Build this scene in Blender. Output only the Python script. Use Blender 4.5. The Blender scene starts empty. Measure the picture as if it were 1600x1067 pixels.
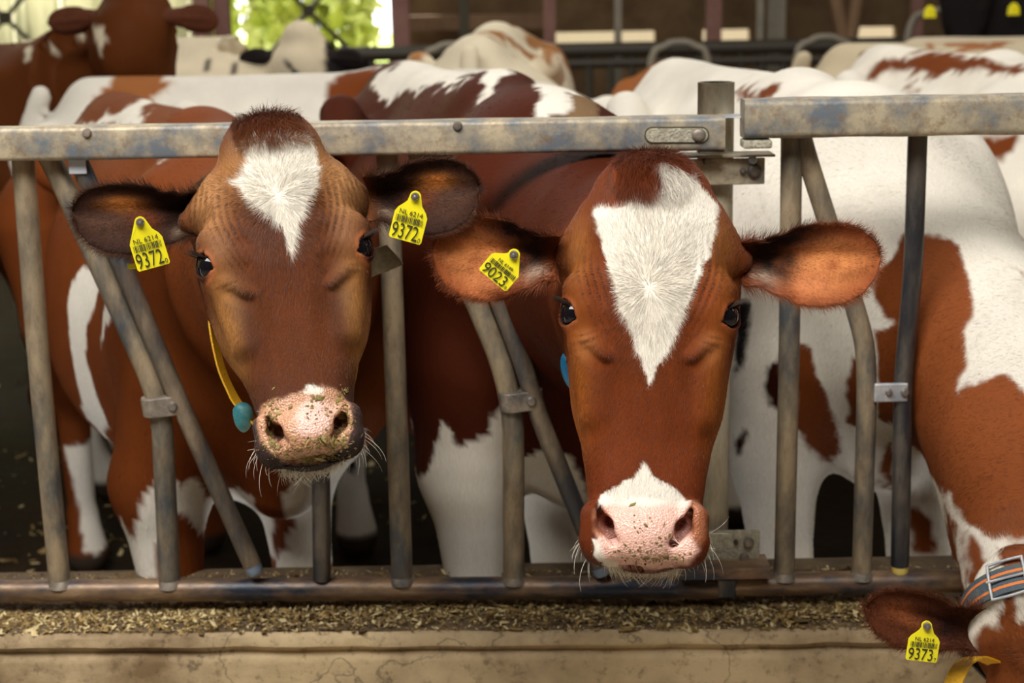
import bpy, bmesh, math, random
import numpy as np
from mathutils import Vector, Matrix
from mathutils.bvhtree import BVHTree
from math import sin, cos, tan, radians as R, pi

rng = np.random.default_rng(7)
random.seed(7)
scene = bpy.context.scene
col = scene.collection

# ------------------------------------------------------------------ camera
FPX, PITCH, ROLL, CZ = 2400.0, R(13.1), 0.018, 1.70
fw = np.array([0, cos(PITCH), -sin(PITCH)])
up0 = np.array([0, sin(PITCH), cos(PITCH)])
rt0 = np.array([1.0, 0, 0])
UP = up0 * cos(ROLL) + rt0 * sin(ROLL)
RT = rt0 * cos(ROLL) - up0 * sin(ROLL)
cam_d = bpy.data.cameras.new('camera')
cam = bpy.data.objects.new('camera', cam_d)
col.objects.link(cam)
cam.matrix_world = Matrix(((RT[0], UP[0], -fw[0], 0), (RT[1], UP[1], -fw[1], 0), (RT[2], UP[2], -fw[2], CZ), (0, 0, 0, 1)))
cam_d.sensor_width = 36
cam_d.lens = FPX * 36 / 1600
cam_d.clip_start = 0.05
cam_d.dof.use_dof = True
cam_d.dof.focus_distance = 2.17
cam_d.dof.aperture_fstop = (cam_d.lens / 1000) / 0.0112
scene.camera = cam
CAM = np.array([0, 0, CZ])

# ------------------------------------------------------------------ world, sun, added fill lamps, exposure
scene.view_settings.view_transform = 'Standard'
scene.view_settings.look = 'None'
scene.view_settings.gamma = 1
scene.view_settings.exposure = 0.08
world = bpy.data.worlds.new('sky')
scene.world = world
world.use_nodes = True
wn = world.node_tree
bg = wn.nodes['Background']
bg.inputs[0].default_value = (0.95, 0.97, 1.0, 1)
bg.inputs[1].default_value = 4.0
sun_d = bpy.data.lights.new('sun', 'SUN')
sun_d.energy = 9.0
sun_d.angle = R(3)
sun_d.color = (1, 0.93, 0.8)
sun = bpy.data.objects.new('sun', sun_d)
col.objects.link(sun)
sun.rotation_euler = (R(48), 0, R(-150))


def area(name, loc, tgt, sx, sy, power, color=(1, 1, 1)):
    d = bpy.data.lights.new(name, 'AREA')
    d.shape = 'RECTANGLE'
    d.size, d.size_y, d.energy, d.color = sx, sy, power, color
    o = bpy.data.objects.new(name, d)
    col.objects.link(o)
    o.location = loc
    o.rotation_euler = (Vector(tgt) - Vector(loc)).to_track_quat('-Z', 'Y').to_euler()
    return o


area('alley_fill_lamp', (-1.0, 0.5, 4.3), (0.0, 2.4, 1.0), 4.5, 1.5, 330, (1, 0.97, 0.92))  # added area lamp under the closed roof, stands in for daylight
area('pen_fill_lamp', (0.5, 6.6, 4.4), (0.2, 6.0, 0.0), 14.0, 2.0, 230, (1, 0.97, 0.90))  # second added area lamp, lights the pens and the herd

# ------------------------------------------------------------------ helpers


def at(px, py, Y):
    """the point of the plane at depth Y seen at that place of the photograph"""
    d = fw + RT * ((px - 800) / FPX) + UP * ((533.5 - py) / FPX)
    return CAM + d * (Y / d[1])


def FY(X):  # the feed fence runs very slightly towards the camera on the right
    return 2.775 - 0.028 * X


def atf(px, py, dy=0.0):
    Y = 2.77
    for _ in range(3):
        p = at(px, py, Y)
        Y = FY(p[0]) + dy
    return at(px, py, Y)


def tag(o, label=None, cat=None, group=None, kind=None):
    if label: o['label'] = label
    if cat: o['category'] = cat
    if group: o['group'] = group
    if kind: o['kind'] = kind
    return o


def empty(name, loc=(0, 0, 0)):
    o = bpy.data.objects.new(name, None)
    o.location = loc
    o.empty_display_size = 0.1
    col.objects.link(o)
    return o


def link(name, me, mat, parent=None):
    o = bpy.data.objects.new(name, me)
    col.objects.link(o)
    if mat is not None:
        me.materials.append(mat)
    if parent is not None:
        o.parent = parent
        o.matrix_parent_inverse = Matrix.Translation(-parent_loc(parent))
    return o


def parent_loc(o):
    return Vector(o.location) if (o.type == 'EMPTY' and o.parent is None) else Vector((0, 0, 0))


def mesh_np(name, V, F, smooth=True):
    me = bpy.data.meshes.new(name)
    F = [tuple(int(i) for i in f) for f in F]
    me.from_pydata([tuple(v) for v in np.asarray(V, float).tolist()], [], F)
    me.update()
    if smooth:
        me.polygons.foreach_set('use_smooth', [True] * len(me.polygons))
    return me


def sweep(pts, rad, n=20, sec=None, caps=True, frames=None):
    """tube along a polyline; rad is a number or a list; sec = optional section (unit points)"""
    P = np.asarray(pts, float)
    m = len(P)
    rad = np.full(m, rad) if np.isscalar(rad) else np.asarray(rad)
    if sec is None:
        a = np.arange(n) * 2 * pi / n
        sec = np.stack([np.cos(a), np.sin(a)], 1)
    n = len(sec)
    T = np.gradient(P, axis=0)
    T /= np.linalg.norm(T, axis=1)[:, None] + 1e-12
    if frames is None:
        ref = np.array([0, 1.0, 0]) if abs(T[0][1]) < 0.8 else np.array([1.0, 0, 0])
    else:
        ref = np.asarray(frames, float)
    N = np.cross(T, ref); N /= np.linalg.norm(N, axis=1)[:, None]
    B = np.cross(T, N)
    V = (P[:, None, :] + rad[:, None, None] * (sec[None, :, 0:1] * N[:, None, :] + sec[None, :, 1:2] * B[:, None, :])).reshape(-1, 3)
    F = []
    for i in range(m - 1):
        for j in range(n):
            k = (j + 1) % n
            F.append((i * n + j, i * n + k, (i + 1) * n + k, (i + 1) * n + j))
    if caps:
        F.append(tuple(range(n))[::-1])
        F.append(tuple((m - 1) * n + j for j in range(n)))
    return V, F


def smooth_path(ctrl, r=0.08, n=8):
    """polyline with rounded corners"""
    C = [np.asarray(c, float) for c in ctrl]
    out = [C[0]]
    for i in range(1, len(C) - 1):
        a, b, c = C[i - 1], C[i], C[i + 1]
        p = b + (a - b) / np.linalg.norm(a - b) * min(r, np.linalg.norm(a - b) * .45)
        q = b + (c - b) / np.linalg.norm(c - b) * min(r, np.linalg.norm(c - b) * .45)
        for t in np.linspace(0, 1, n):
            out.append((1 - t) ** 2 * p + 2 * t * (1 - t) * b + t * t * q)
    out.append(C[-1])
    return out


def catmull(ctrl, n=10, closed=False):
    C = np.asarray(ctrl, float)
    m = len(C)
    out = []
    rngm = range(m if closed else m - 1)
    for i in rngm:
        if closed:
            p0, p1, p2, p3 = C[(i - 1) % m], C[i], C[(i + 1) % m], C[(i + 2) % m]
        else:
            p0, p1, p2, p3 = C[max(i - 1, 0)], C[i], C[i + 1], C[min(i + 2, m - 1)]
        for t in np.arange(n) / n:
            out.append(0.5 * ((2 * p1) + (p2 - p0) * t + (2 * p0 - 5 * p1 + 4 * p2 - p3) * t * t + (3 * p1 - p0 - 3 * p2 + p3) * t ** 3))
    if not closed: out.append(C[-1])
    return np.array(out)


def tube(name, pts, rad, mat, parent=None, n=20, **k):
    V, F = sweep(pts, rad, n, **k)
    o = link(name, mesh_np(name, V, F), mat, parent)
    crease(o)
    return o


def crease(o, ang=40):
    bm = bmesh.new(); bm.from_mesh(o.data)
    for e in bm.edges:
        if len(e.link_faces) == 2 and e.calc_face_angle(0) > R(ang): e.smooth = False
    bm.to_mesh(o.data); bm.free()


def bevel_box(name, a, b, mat, parent=None, bev=0.004, rot=None, seg=2, origin=None):
    """box from corner a to corner b, optionally rotated by a 3x3 about its centre"""
    a = np.asarray(a, float); b = np.asarray(b, float)
    c = (a + b) / 2; h = np.abs(b - a) / 2
    bm = bmesh.new()
    bmesh.ops.create_cube(bm, size=2)
    for v in bm.verts: v.co = Vector((v.co.x * h[0], v.co.y * h[1], v.co.z * h[2]))
    if bev > 0:
        bmesh.ops.bevel(bm, geom=list(bm.edges), offset=min(bev, h.min() * .9), segments=seg, affect='EDGES', profile=.5)
    Mx = Matrix(rot.tolist()) if rot is not None else Matrix.Identity(3)
    for v in bm.verts: v.co = Mx @ v.co + Vector(c)
    me = bpy.data.meshes.new(name); bm.to_mesh(me); bm.free()
    return link(name, me, mat, parent)


def bolt(name, p, r, mat, parent, d=(0, -1, 0), h=0.006):
    """hexagon-rimmed round bolt head sticking out along d"""
    d = np.asarray(d, float); d /= np.linalg.norm(d)
    p = np.asarray(p, float)
    return tube(name, [p - d * .003, p + d * .001, p + d * h * .55, p + d * h * .9, p + d * h], [r * 1.15, r * 1.15, r, r * .8, r * .35], mat, parent, n=14)


# ---- value noise
def hash3(i, j, k, seed):
    h = (i * 374761393 + j * 668265263 + k * 2147483647 + seed * 1274126177) & 0xFFFFFFFF
    h = ((h ^ (h >> 13)) * 1274126177) & 0xFFFFFFFF
    h = h ^ (h >> 16)
    return (h & 0xFFFFFF) / float(0xFFFFFF)


def vnoise(P, scale=1.0, seed=0):
    Q = np.asarray(P) * scale
    I = np.floor(Q).astype(np.int64)
    f = Q - I
    f = f * f * (3 - 2 * f)
    r = 0
    for dx in (0, 1):
        wx = f[:, 0] if dx else 1 - f[:, 0]
        for dy in (0, 1):
            wy = f[:, 1] if dy else 1 - f[:, 1]
            for dz in (0, 1):
                wz = f[:, 2] if dz else 1 - f[:, 2]
                r = r + wx * wy * wz * hash3(I[:, 0] + dx, I[:, 1] + dy, I[:, 2] + dz, seed)
    return r * 2 - 1


def fbm(P, scale, seed=0, octv=3):
    r = 0; a = 1; t = 0
    for o in range(octv):
        r = r + a * vnoise(P, scale * 2 ** o, seed + o * 17); t += a; a *= .5
    return r / t


def sstep(a, b, x):
    t = np.clip((x - a) / (b - a), 0, 1)
    return t * t * (3 - 2 * t)


def poly_sd(P, poly):
    """signed distance (negative inside) of 2-D points to a polygon"""
    P = np.asarray(P); poly = np.asarray(poly, float)
    d = np.full(len(P), 1e9); inside = np.zeros(len(P), bool)
    n = len(poly)
    for i in range(n):
        a = poly[i]; b = poly[(i + 1) % n]
        e = b - a; w = P - a
        t = np.clip((w @ e) / (e @ e + 1e-12), 0, 1)
        q = w - t[:, None] * e
        d = np.minimum(d, (q * q).sum(1))
        c = ((a[1] > P[:, 1]) != (b[1] > P[:, 1]))
        xx = a[0] + (P[:, 1] - a[1]) / (b[1] - a[1] + 1e-12) * (b[0] - a[0])
        inside ^= c & (P[:, 0] < xx)
    d = np.sqrt(d)
    return np.where(inside, -d, d)


# ---- signed distance shapes
def smin(a, b, k):
    h = np.clip(0.5 + 0.5 * (b - a) / k, 0, 1)
    return b + (a - b) * h - k * h * (1 - h)


def smax(a, b, k):
    return -smin(-a, -b, k)


def s_cone(p, a, b, ra, rb, side=None, flat=1.0):
    a = np.asarray(a, np.float32); b = np.asarray(b, np.float32)
    ba = b - a; w = p - a
    t = np.clip((w @ ba) / (ba @ ba), 0, 1)
    q = w - t[:, None] * ba
    r = ra + (rb - ra) * t
    if side is not None:
        s = np.asarray(side, np.float32)
        q = q + (q @ s)[:, None] * s * (1 / flat - 1)
        return (np.sqrt((q * q).sum(1)) - r) * min(1, flat) ** .5
    return np.sqrt((q * q).sum(1)) - r


def s_ell(p, c, r, M=None):
    q = p - np.asarray(c, np.float32)
    if M is not None: q = q @ np.asarray(M, np.float32).T
    r = np.asarray(r, np.float32)
    k0 = np.sqrt(((q / r) ** 2).sum(1)); k1 = np.sqrt(((q / (r * r)) ** 2).sum(1)) + 1e-9
    return k0 * (k0 - 1) / k1


def nets(f, lo, hi, h, guard=1.9, B=8):
    """sparse surface nets of f(points) -> verts, quads"""
    lo = np.asarray(lo, float); hi = np.asarray(hi, float)
    H = B * h
    nb = np.ceil((hi - lo) / H).astype(int)
    g = np.stack(np.meshgrid(*[np.arange(n) for n in nb], indexing='ij'), -1).reshape(-1, 3)
    c = lo + (g + .5) * H
    fc = f(c.astype(np.float32))
    g = g[np.abs(fc) < H * guard]
    loc = np.stack(np.meshgrid(*[np.arange(B + 1)] * 3, indexing='ij'), -1).reshape(-1, 3)
    cells_k = []; cells_p = []; edges = []
    dims = nb * B + 2
    def key(ijk): return (ijk[..., 0] * dims[1] + ijk[..., 1]) * dims[2] + ijk[..., 2]
    off = np.array([[a, b, c_] for a in (0, 1) for b in (0, 1) for c_ in (0, 1)])
    E = [(i, j) for i in range(8) for j in range(i + 1, 8) if np.abs(off[i] - off[j]).sum() == 1]
    for s in range(0, len(g), 300):
        gb = g[s:s + 300]
        I = gb[:, None, :] * B + loc[None]
        P = (lo + I.reshape(-1, 3) * h).astype(np.float32)
        v = f(P).reshape(len(gb), B + 1, B + 1, B + 1)
        cv = [v[:, o[0]:o[0] + B, o[1]:o[1] + B, o[2]:o[2] + B] for o in off]
        neg = sum((x < 0).astype(int) for x in cv)
        act = np.argwhere((neg > 0) & (neg < 8))
        if len(act) == 0: continue
        bi, a, b, c_ = act.T
        vals = np.stack([x[bi, a, b, c_] for x in cv], 1)
        base = gb[bi] * B + act[:, 1:]
        acc = np.zeros((len(act), 3)); cnt = np.zeros(len(act))
        for i, j in E:
            m = (vals[:, i] < 0) != (vals[:, j] < 0)
            t = vals[:, i] / (vals[:, i] - vals[:, j] + 1e-20)
            pt = off[i] + (off[j] - off[i]) * np.clip(t, 0, 1)[:, None]
            acc[m] += pt[m]; cnt += m
        cells_k.append(key(base)); cells_p.append(lo + (base + acc / cnt[:, None]) * h)
        v0 = v[:, :B, :B, :B]
        for ax in range(3):
            sl = [slice(0, B)] * 3; sl[ax] = slice(1, B + 1)
            v1 = v[(slice(None),) + tuple(sl)]
            e = np.argwhere((v0 < 0) != (v1 < 0))
            if len(e) == 0: continue
            bb = gb[e[:, 0]] * B + e[:, 1:]
            sg = v0[tuple(e.T)] < 0
            edges.append((ax, bb, sg))
    K = np.concatenate(cells_k); Pn = np.concatenate(cells_p)
    o = np.argsort(K); K = K[o]; Pn = Pn[o]
    quads = []
    for ax, bb, sg in edges:
        u, w = [(1, 2), (2, 0), (0, 1)][ax]
        du = np.zeros(3, int); du[u] = 1
        dw = np.zeros(3, int); dw[w] = 1
        q = np.stack([key(bb - du - dw), key(bb - dw), key(bb), key(bb - du)], 1)
        ix = np.searchsorted(K, q); ix = np.clip(ix, 0, len(K) - 1)
        ok = (K[ix] == q).all(1)
        ix = ix[ok]; s_ = sg[ok]
        ix[~s_] = ix[~s_][:, ::-1]
        quads.append(ix)
    return Pn, np.concatenate(quads)


def project(f, V, it=2, eps=0.0012, lim=0.006):
    V = V.astype(np.float64)
    for _ in range(it):
        p = V.astype(np.float32)
        g = np.zeros_like(V); 
        k = np.array([[1, -1, -1], [-1, -1, 1], [-1, 1, -1], [1, 1, 1]], float)
        d = 0
        for kk in k:
            fv = f((V + kk * eps).astype(np.float32)).astype(np.float64)
            g += kk * fv[:, None]; d = d + fv
        d = d / 4; g /= 4 * eps
        g2 = (g * g).sum(1) + 1e-6
        st = -(d / g2)[:, None] * g
        L = np.linalg.norm(st, axis=1)
        st *= np.minimum(1, lim / (L + 1e-9))[:, None]
        V = V + st
    return V


def refine(me, sel):
    """cut the faces whose centre passes sel(points) into four"""
    bm = bmesh.new(); bm.from_mesh(me)
    C = np.array([f.calc_center_median()[:] for f in bm.faces])
    m = sel(C)
    es = set()
    for f, k in zip(bm.faces, m):
        if k:
            for e in f.edges: es.add(e)
    bmesh.ops.subdivide_edges(bm, edges=list(es), cuts=1, use_grid_fill=True)
    bmesh.ops.triangulate(bm, faces=[f for f in bm.faces if len(f.verts) > 4])
    bm.to_mesh(me); bm.free()


def get_v(me):
    a = np.empty(len(me.vertices) * 3); me.vertices.foreach_get('co', a); return a.reshape(-1, 3)


def get_n(me):
    a = np.empty(len(me.vertices) * 3, np.float32); me.vertices.foreach_get('normal', a); return a.reshape(-1, 3).astype(float)


def set_v(me, V):
    me.vertices.foreach_set('co', V.astype(np.float32).ravel()); me.update()


def set_col(me, C, name='coat'):
    a = me.attributes.new(name, 'FLOAT_COLOR', 'POINT')
    if C.shape[1] == 3: C = np.concatenate([C, np.zeros((len(C), 1))], 1)
    a.data.foreach_set('color', C.astype(np.float32).ravel())


# ------------------------------------------------------------------ materials
def nt(m):
    m.use_nodes = True
    return m.node_tree, m.node_tree.nodes, m.node_tree.links, m.node_tree.nodes['Principled BSDF']


def mat_plain(name, c, rough=.5, metal=0., spec=.5, bump=0, bscale=60, coat=0, var=0., vscale=8, c2=None):
    m = bpy.data.materials.new(name)
    t, N, L, b = nt(m)
    b.inputs['Base Color'].default_value = (*c, 1)
    b.inputs['Roughness'].default_value = rough
    b.inputs['Metallic'].default_value = metal
    b.inputs['Specular IOR Level'].default_value = spec
    b.inputs['Coat Weight'].default_value = coat
    if bump or c2:
        tc = N.new('ShaderNodeTexCoord')
        nz = N.new('ShaderNodeTexNoise'); nz.inputs['Scale'].default_value = bscale; nz.inputs['Detail'].default_value = 6
        L.new(tc.outputs['Object'], nz.inputs['Vector'])
        if bump:
            bp = N.new('ShaderNodeBump'); bp.inputs['Strength'].default_value = bump; bp.inputs['Distance'].default_value = .004
            L.new(nz.outputs['Fac'], bp.inputs['Height']); L.new(bp.outputs[0], b.inputs['Normal'])
        if c2:
            n2 = N.new('ShaderNodeTexNoise'); n2.inputs['Scale'].default_value = vscale; n2.inputs['Detail'].default_value = 8; n2.inputs['Roughness'].default_value = .65
            L.new(tc.outputs['Object'], n2.inputs['Vector'])
            r = N.new('ShaderNodeValToRGB'); r.color_ramp.elements[0].position = .38; r.color_ramp.elements[1].position = .62
            r.color_ramp.elements[0].color = (*c, 1); r.color_ramp.elements[1].color = (*c2, 1)
            L.new(n2.outputs['Fac'], r.inputs[0]); L.new(r.outputs[0], b.inputs['Base Color'])
    return m


def mat_steel(name, cols, rough=.5, metal=.55, stretch=(1, 1, 1), sc=7, rust=.5):
    """weathered galvanised steel: three tones of zinc, rust bloom and scratches"""
    m = bpy.data.materials.new(name)
    t, N, L, b = nt(m)
    tc = N.new('ShaderNodeTexCoord')
    mp = N.new('ShaderNodeMapping'); mp.inputs['Scale'].default_value = stretch
    L.new(tc.outputs['Object'], mp.inputs['Vector'])
    n1 = N.new('ShaderNodeTexNoise'); n1.inputs['Scale'].default_value = sc; n1.inputs['Detail'].default_value = 9; n1.inputs['Roughness'].default_value = .68
    L.new(mp.outputs[0], n1.inputs['Vector'])
    r = N.new('ShaderNodeValToRGB')
    e = r.color_ramp.elements
    e[0].position = .39; e[0].color = (*cols[0], 1)
    e[1].position = .61; e[1].color = (*cols[2], 1)
    k = e.new(.5); k.color = (*cols[1], 1)
    L.new(n1.outputs['Fac'], r.inputs[0])
    n2 = N.new('ShaderNodeTexNoise'); n2.inputs['Scale'].default_value = 55; n2.inputs['Detail'].default_value = 6; n2.inputs['Roughness'].default_value = .75
    L.new(mp.outputs[0], n2.inputs['Vector'])
    r2 = N.new('ShaderNodeValToRGB'); r2.color_ramp.elements[0].position = .5; r2.color_ramp.elements[1].position = .68
    L.new(n2.outputs['Fac'], r2.inputs[0])
    mx = N.new('ShaderNodeMix'); mx.data_type = 'RGBA'
    ml = N.new('ShaderNodeMath'); ml.operation = 'MULTIPLY'; ml.inputs[1].default_value = rust
    L.new(r2.outputs[0], ml.inputs[0]); L.new(ml.outputs[0], mx.inputs[0])
    L.new(r.outputs[0], mx.inputs[6]); mx.inputs[7].default_value = (*cols[3], 1)
    L.new(mx.outputs[2], b.inputs['Base Color'])
    b.inputs['Metallic'].default_value = metal
    rr = N.new('ShaderNodeMapRange'); rr.inputs[3].default_value = rough - .12; rr.inputs[4].default_value = rough + .25
    L.new(n2.outputs['Fac'], rr.inputs[0]); L.new(rr.outputs[0], b.inputs['Roughness'])
    bp = N.new('ShaderNodeBump'); bp.inputs['Strength'].default_value = .35; bp.inputs['Distance'].default_value = .002
    L.new(n2.outputs['Fac'], bp.inputs['Height']); L.new(bp.outputs[0], b.inputs['Normal'])
    return m


def mat_coat(name, rough=.55, sheen=.0, hair=False, bump=.5):
    """reads the breed's colouring stored on the mesh; alpha of that attribute = bare wet skin"""
    m = bpy.data.materials.new(name)
    t, N, L, b = nt(m)
    a = N.new('ShaderNodeAttribute'); a.attribute_name = 'coat'
    if hair:
        L.new(a.outputs['Color'], b.inputs['Base Color'])
        b.inputs['Roughness'].default_value = .42
        b.inputs['Specular IOR Level'].default_value = .38
        b.inputs['Sheen Weight'].default_value = 0
        return m
    tc = N.new('ShaderNodeTexCoord')
    mp = N.new('ShaderNodeMapping'); mp.inputs['Scale'].default_value = (260, 260, 60)
    L.new(tc.outputs['Object'], mp.inputs[0])
    nz = N.new('ShaderNodeTexNoise'); nz.inputs['Scale'].default_value = 1; nz.inputs['Detail'].default_value = 4
    L.new(mp.outputs[0], nz.inputs['Vector'])
    n3 = N.new('ShaderNodeTexNoise'); n3.inputs['Scale'].default_value = 9; n3.inputs['Detail'].default_value = 5
    L.new(tc.outputs['Object'], n3.inputs['Vector'])
    n4 = N.new('ShaderNodeTexVoronoi'); n4.inputs['Scale'].default_value = 330
    L.new(tc.outputs['Object'], n4.inputs['Vector'])
    mr = N.new('ShaderNodeMapRange'); mr.inputs[3].default_value = .72; mr.inputs[4].default_value = 1.22
    ad = N.new('ShaderNodeMath'); ad.operation = 'ADD'
    h1 = N.new('ShaderNodeMath'); h1.operation = 'MULTIPLY'; h1.inputs[1].default_value = .5
    L.new(nz.outputs['Fac'], ad.inputs[0]); L.new(n3.outputs['Fac'], ad.inputs[1]); L.new(ad.outputs[0], h1.inputs[0])
    L.new(h1.outputs[0], mr.inputs[0])
    mx = N.new('ShaderNodeMix'); mx.data_type = 'RGBA'; mx.blend_type = 'MULTIPLY'; mx.inputs[0].default_value = 1
    L.new(a.outputs['Color'], mx.inputs[6]); L.new(mr.outputs[0], mx.inputs[7])
    L.new(mx.outputs[2], b.inputs['Base Color'])
    rr = N.new('ShaderNodeMapRange'); rr.inputs[3].default_value = rough; rr.inputs[4].default_value = .3
    L.new(a.outputs['Alpha'], rr.inputs[0]); L.new(rr.outputs[0], b.inputs['Roughness'])
    sp = N.new('ShaderNodeMapRange'); sp.inputs[3].default_value = .03; sp.inputs[4].default_value = .5
    L.new(a.outputs['Alpha'], sp.inputs[0]); L.new(sp.outputs[0], b.inputs['Specular IOR Level'])
    hm = N.new('ShaderNodeMix'); hm.data_type = 'FLOAT'
    L.new(a.outputs['Alpha'], hm.inputs[0]); L.new(nz.outputs['Fac'], hm.inputs[2]); L.new(n4.outputs['Distance'], hm.inputs[3])
    bp = N.new('ShaderNodeBump'); bp.inputs['Strength'].default_value = bump; bp.inputs['Distance'].default_value = .0025
    L.new(hm.outputs[0], bp.inputs['Height']); L.new(bp.outputs[0], b.inputs['Normal'])
    return m


M = {}
M['galv'] = mat_steel('galvanised_steel', [(.15, .175, .20), (.33, .29, .22), (.50, .42, .29), (.20, .12, .06)], .5, .3, sc=11, rust=.7)
M['tube'] = mat_steel('worn_tube_steel', [(.075, .08, .085), (.21, .175, .125), (.36, .28, .18), (.15, .08, .035)], .45, .3, (1, 1, .35), 12)
M['lower'] = mat_steel('polished_rusty_pipe', [(.02, .028, .045), (.19, .12, .07), (.38, .26, .15), (.17, .07, .035)], .34, .3, (.35, 1, 1), 9)
M['dark_tube'] = mat_steel('dark_polished_tube', [(.018, .022, .03), (.05, .05, .055), (.15, .13, .11), (.10, .065, .045)], .28, .5, (1, 1, .3), 9, .35)
M['swing'] = mat_steel('swinging_bar_steel', [(.045, .05, .06), (.13, .105, .08), (.27, .21, .145), (.12, .065, .03)], .38, .35, (1, 1, .3), 10, .5)
M['clamp'] = mat_steel('clamp_steel', [(.11, .10, .09), (.22, .19, .16), (.33, .28, .22), (.18, .11, .06)], .45, .4, sc=22)
M['zinc'] = mat_steel('bright_zinc', [(.32, .36, .4), (.45, .47, .5), (.6, .6, .6), (.35, .3, .22)], .4, .5, sc=22, rust=.25)
M['blue_cap'] = mat_plain('blue_grey_plastic', (.20, .27, .38), .45, bump=.3)
M['yellow_cap'] = mat_plain('yellow_plastic', (.78, .62, .16), .5, bump=.3)
M['tag'] = mat_plain('yellow_tag_plastic', (.86, .76, .015), .38)
M['ink'] = mat_plain('tag_ink', (.03, .028, .01), .6)
M['metal_pin'] = mat_plain('pin_metal', (.28, .25, .23), .35, .7, bump=.3, bscale=200)
M['strap_yellow'] = mat_plain('yellow_nylon', (.85, .45, .012), .6, bump=.6, bscale=300)
M['teal'] = mat_plain('teal_plastic', (.02, .22, .27), .45, bump=.3, c2=(.18, .38, .36), vscale=30)
M['blue'] = mat_plain('bright_blue_plastic', (.015, .28, .62), .45)
M['leather'] = mat_plain('dirty_olive_strap', (.10, .075, .035), .8, bump=.6, c2=(.20, .15, .08), vscale=40)
M['eye'] = mat_plain('cow_eye', (.006, .005, .007), .03, spec=.45)
M['hoof'] = mat_plain('hoof', (.06, .045, .03), .6, bump=.4)
M['coat'] = mat_coat('cow_coat')
M['coatfar'] = mat_coat('cow_coat_far', bump=.25)
M['hair'] = mat_coat('cow_hair', hair=True)
M['hairb'] = mat_coat('cow_body_hair', hair=True)
M['hairb'].node_tree.nodes['Principled BSDF'].inputs['Specular IOR Level'].default_value = .15

BROWN = np.array([.160, .040, .0095])
DKBROWN = np.array([.085, .022, .009])
WHITE = np.array([.76, .71, .62])
BLACK = np.array([.016, .013, .013])

# ------------------------------------------------------------------ head (local: u across, v up the face, w out of the face)
HT = np.array([  # v, half width, front, back
    [.240, .012, -.060, -.080], [.228, .046, -.036, -.100], [.205, .074, -.018, -.125], [.170, .096, -.002, -.150],
    [.130, .109, .006, -.170], [.080, .112, .010, -.190], [.030, .112, .011, -.205], [-.010, .112, .009, -.215],
    [-.050, .111, .004, -.222], [-.090, .107, .000, -.220], [-.130, .101, -.002, -.208], [-.180, .090, -.003, -.185],
    [-.220, .081, -.002, -.160], [-.255, .076, .000, -.140], [-.290, .076, .000, -.125], [-.325, .070, -.006, -.112],
    [-.342, .052, -.018, -.100], [-.354, .014, -.045, -.085]])
_v = np.linspace(-.42, .30, 500)


def _tab(c):
    y = np.interp(_v[::-1][::-1], HT[::-1, 0], HT[::-1, c])
    k = np.hanning(23); k /= k.sum()
    return np.convolve(np.pad(y, 11, mode='edge'), k, 'valid')


TW, TF, TB = _tab(1), _tab(2), _tab(3)
EYE = np.array([.1035, .004, -.031]); EYE_R = .0225
_eo = np.array([.80, .06, .60]); _eo /= np.linalg.norm(_eo)       # the way an eye looks


def head_warp(q, hp):
    """per-cow proportions: length below the eyes, muzzle width"""
    q = q.copy()
    v = q[:, 1]
    q[:, 1] = np.where(v < 0, v / hp.get('dn', 1), v / hp.get('up', 1))
    mz = 1 + (hp.get('mw', 1) - 1) * sstep(-.08, -.26, q[:, 1])
    q[:, 0] /= mz
    return q


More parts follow.
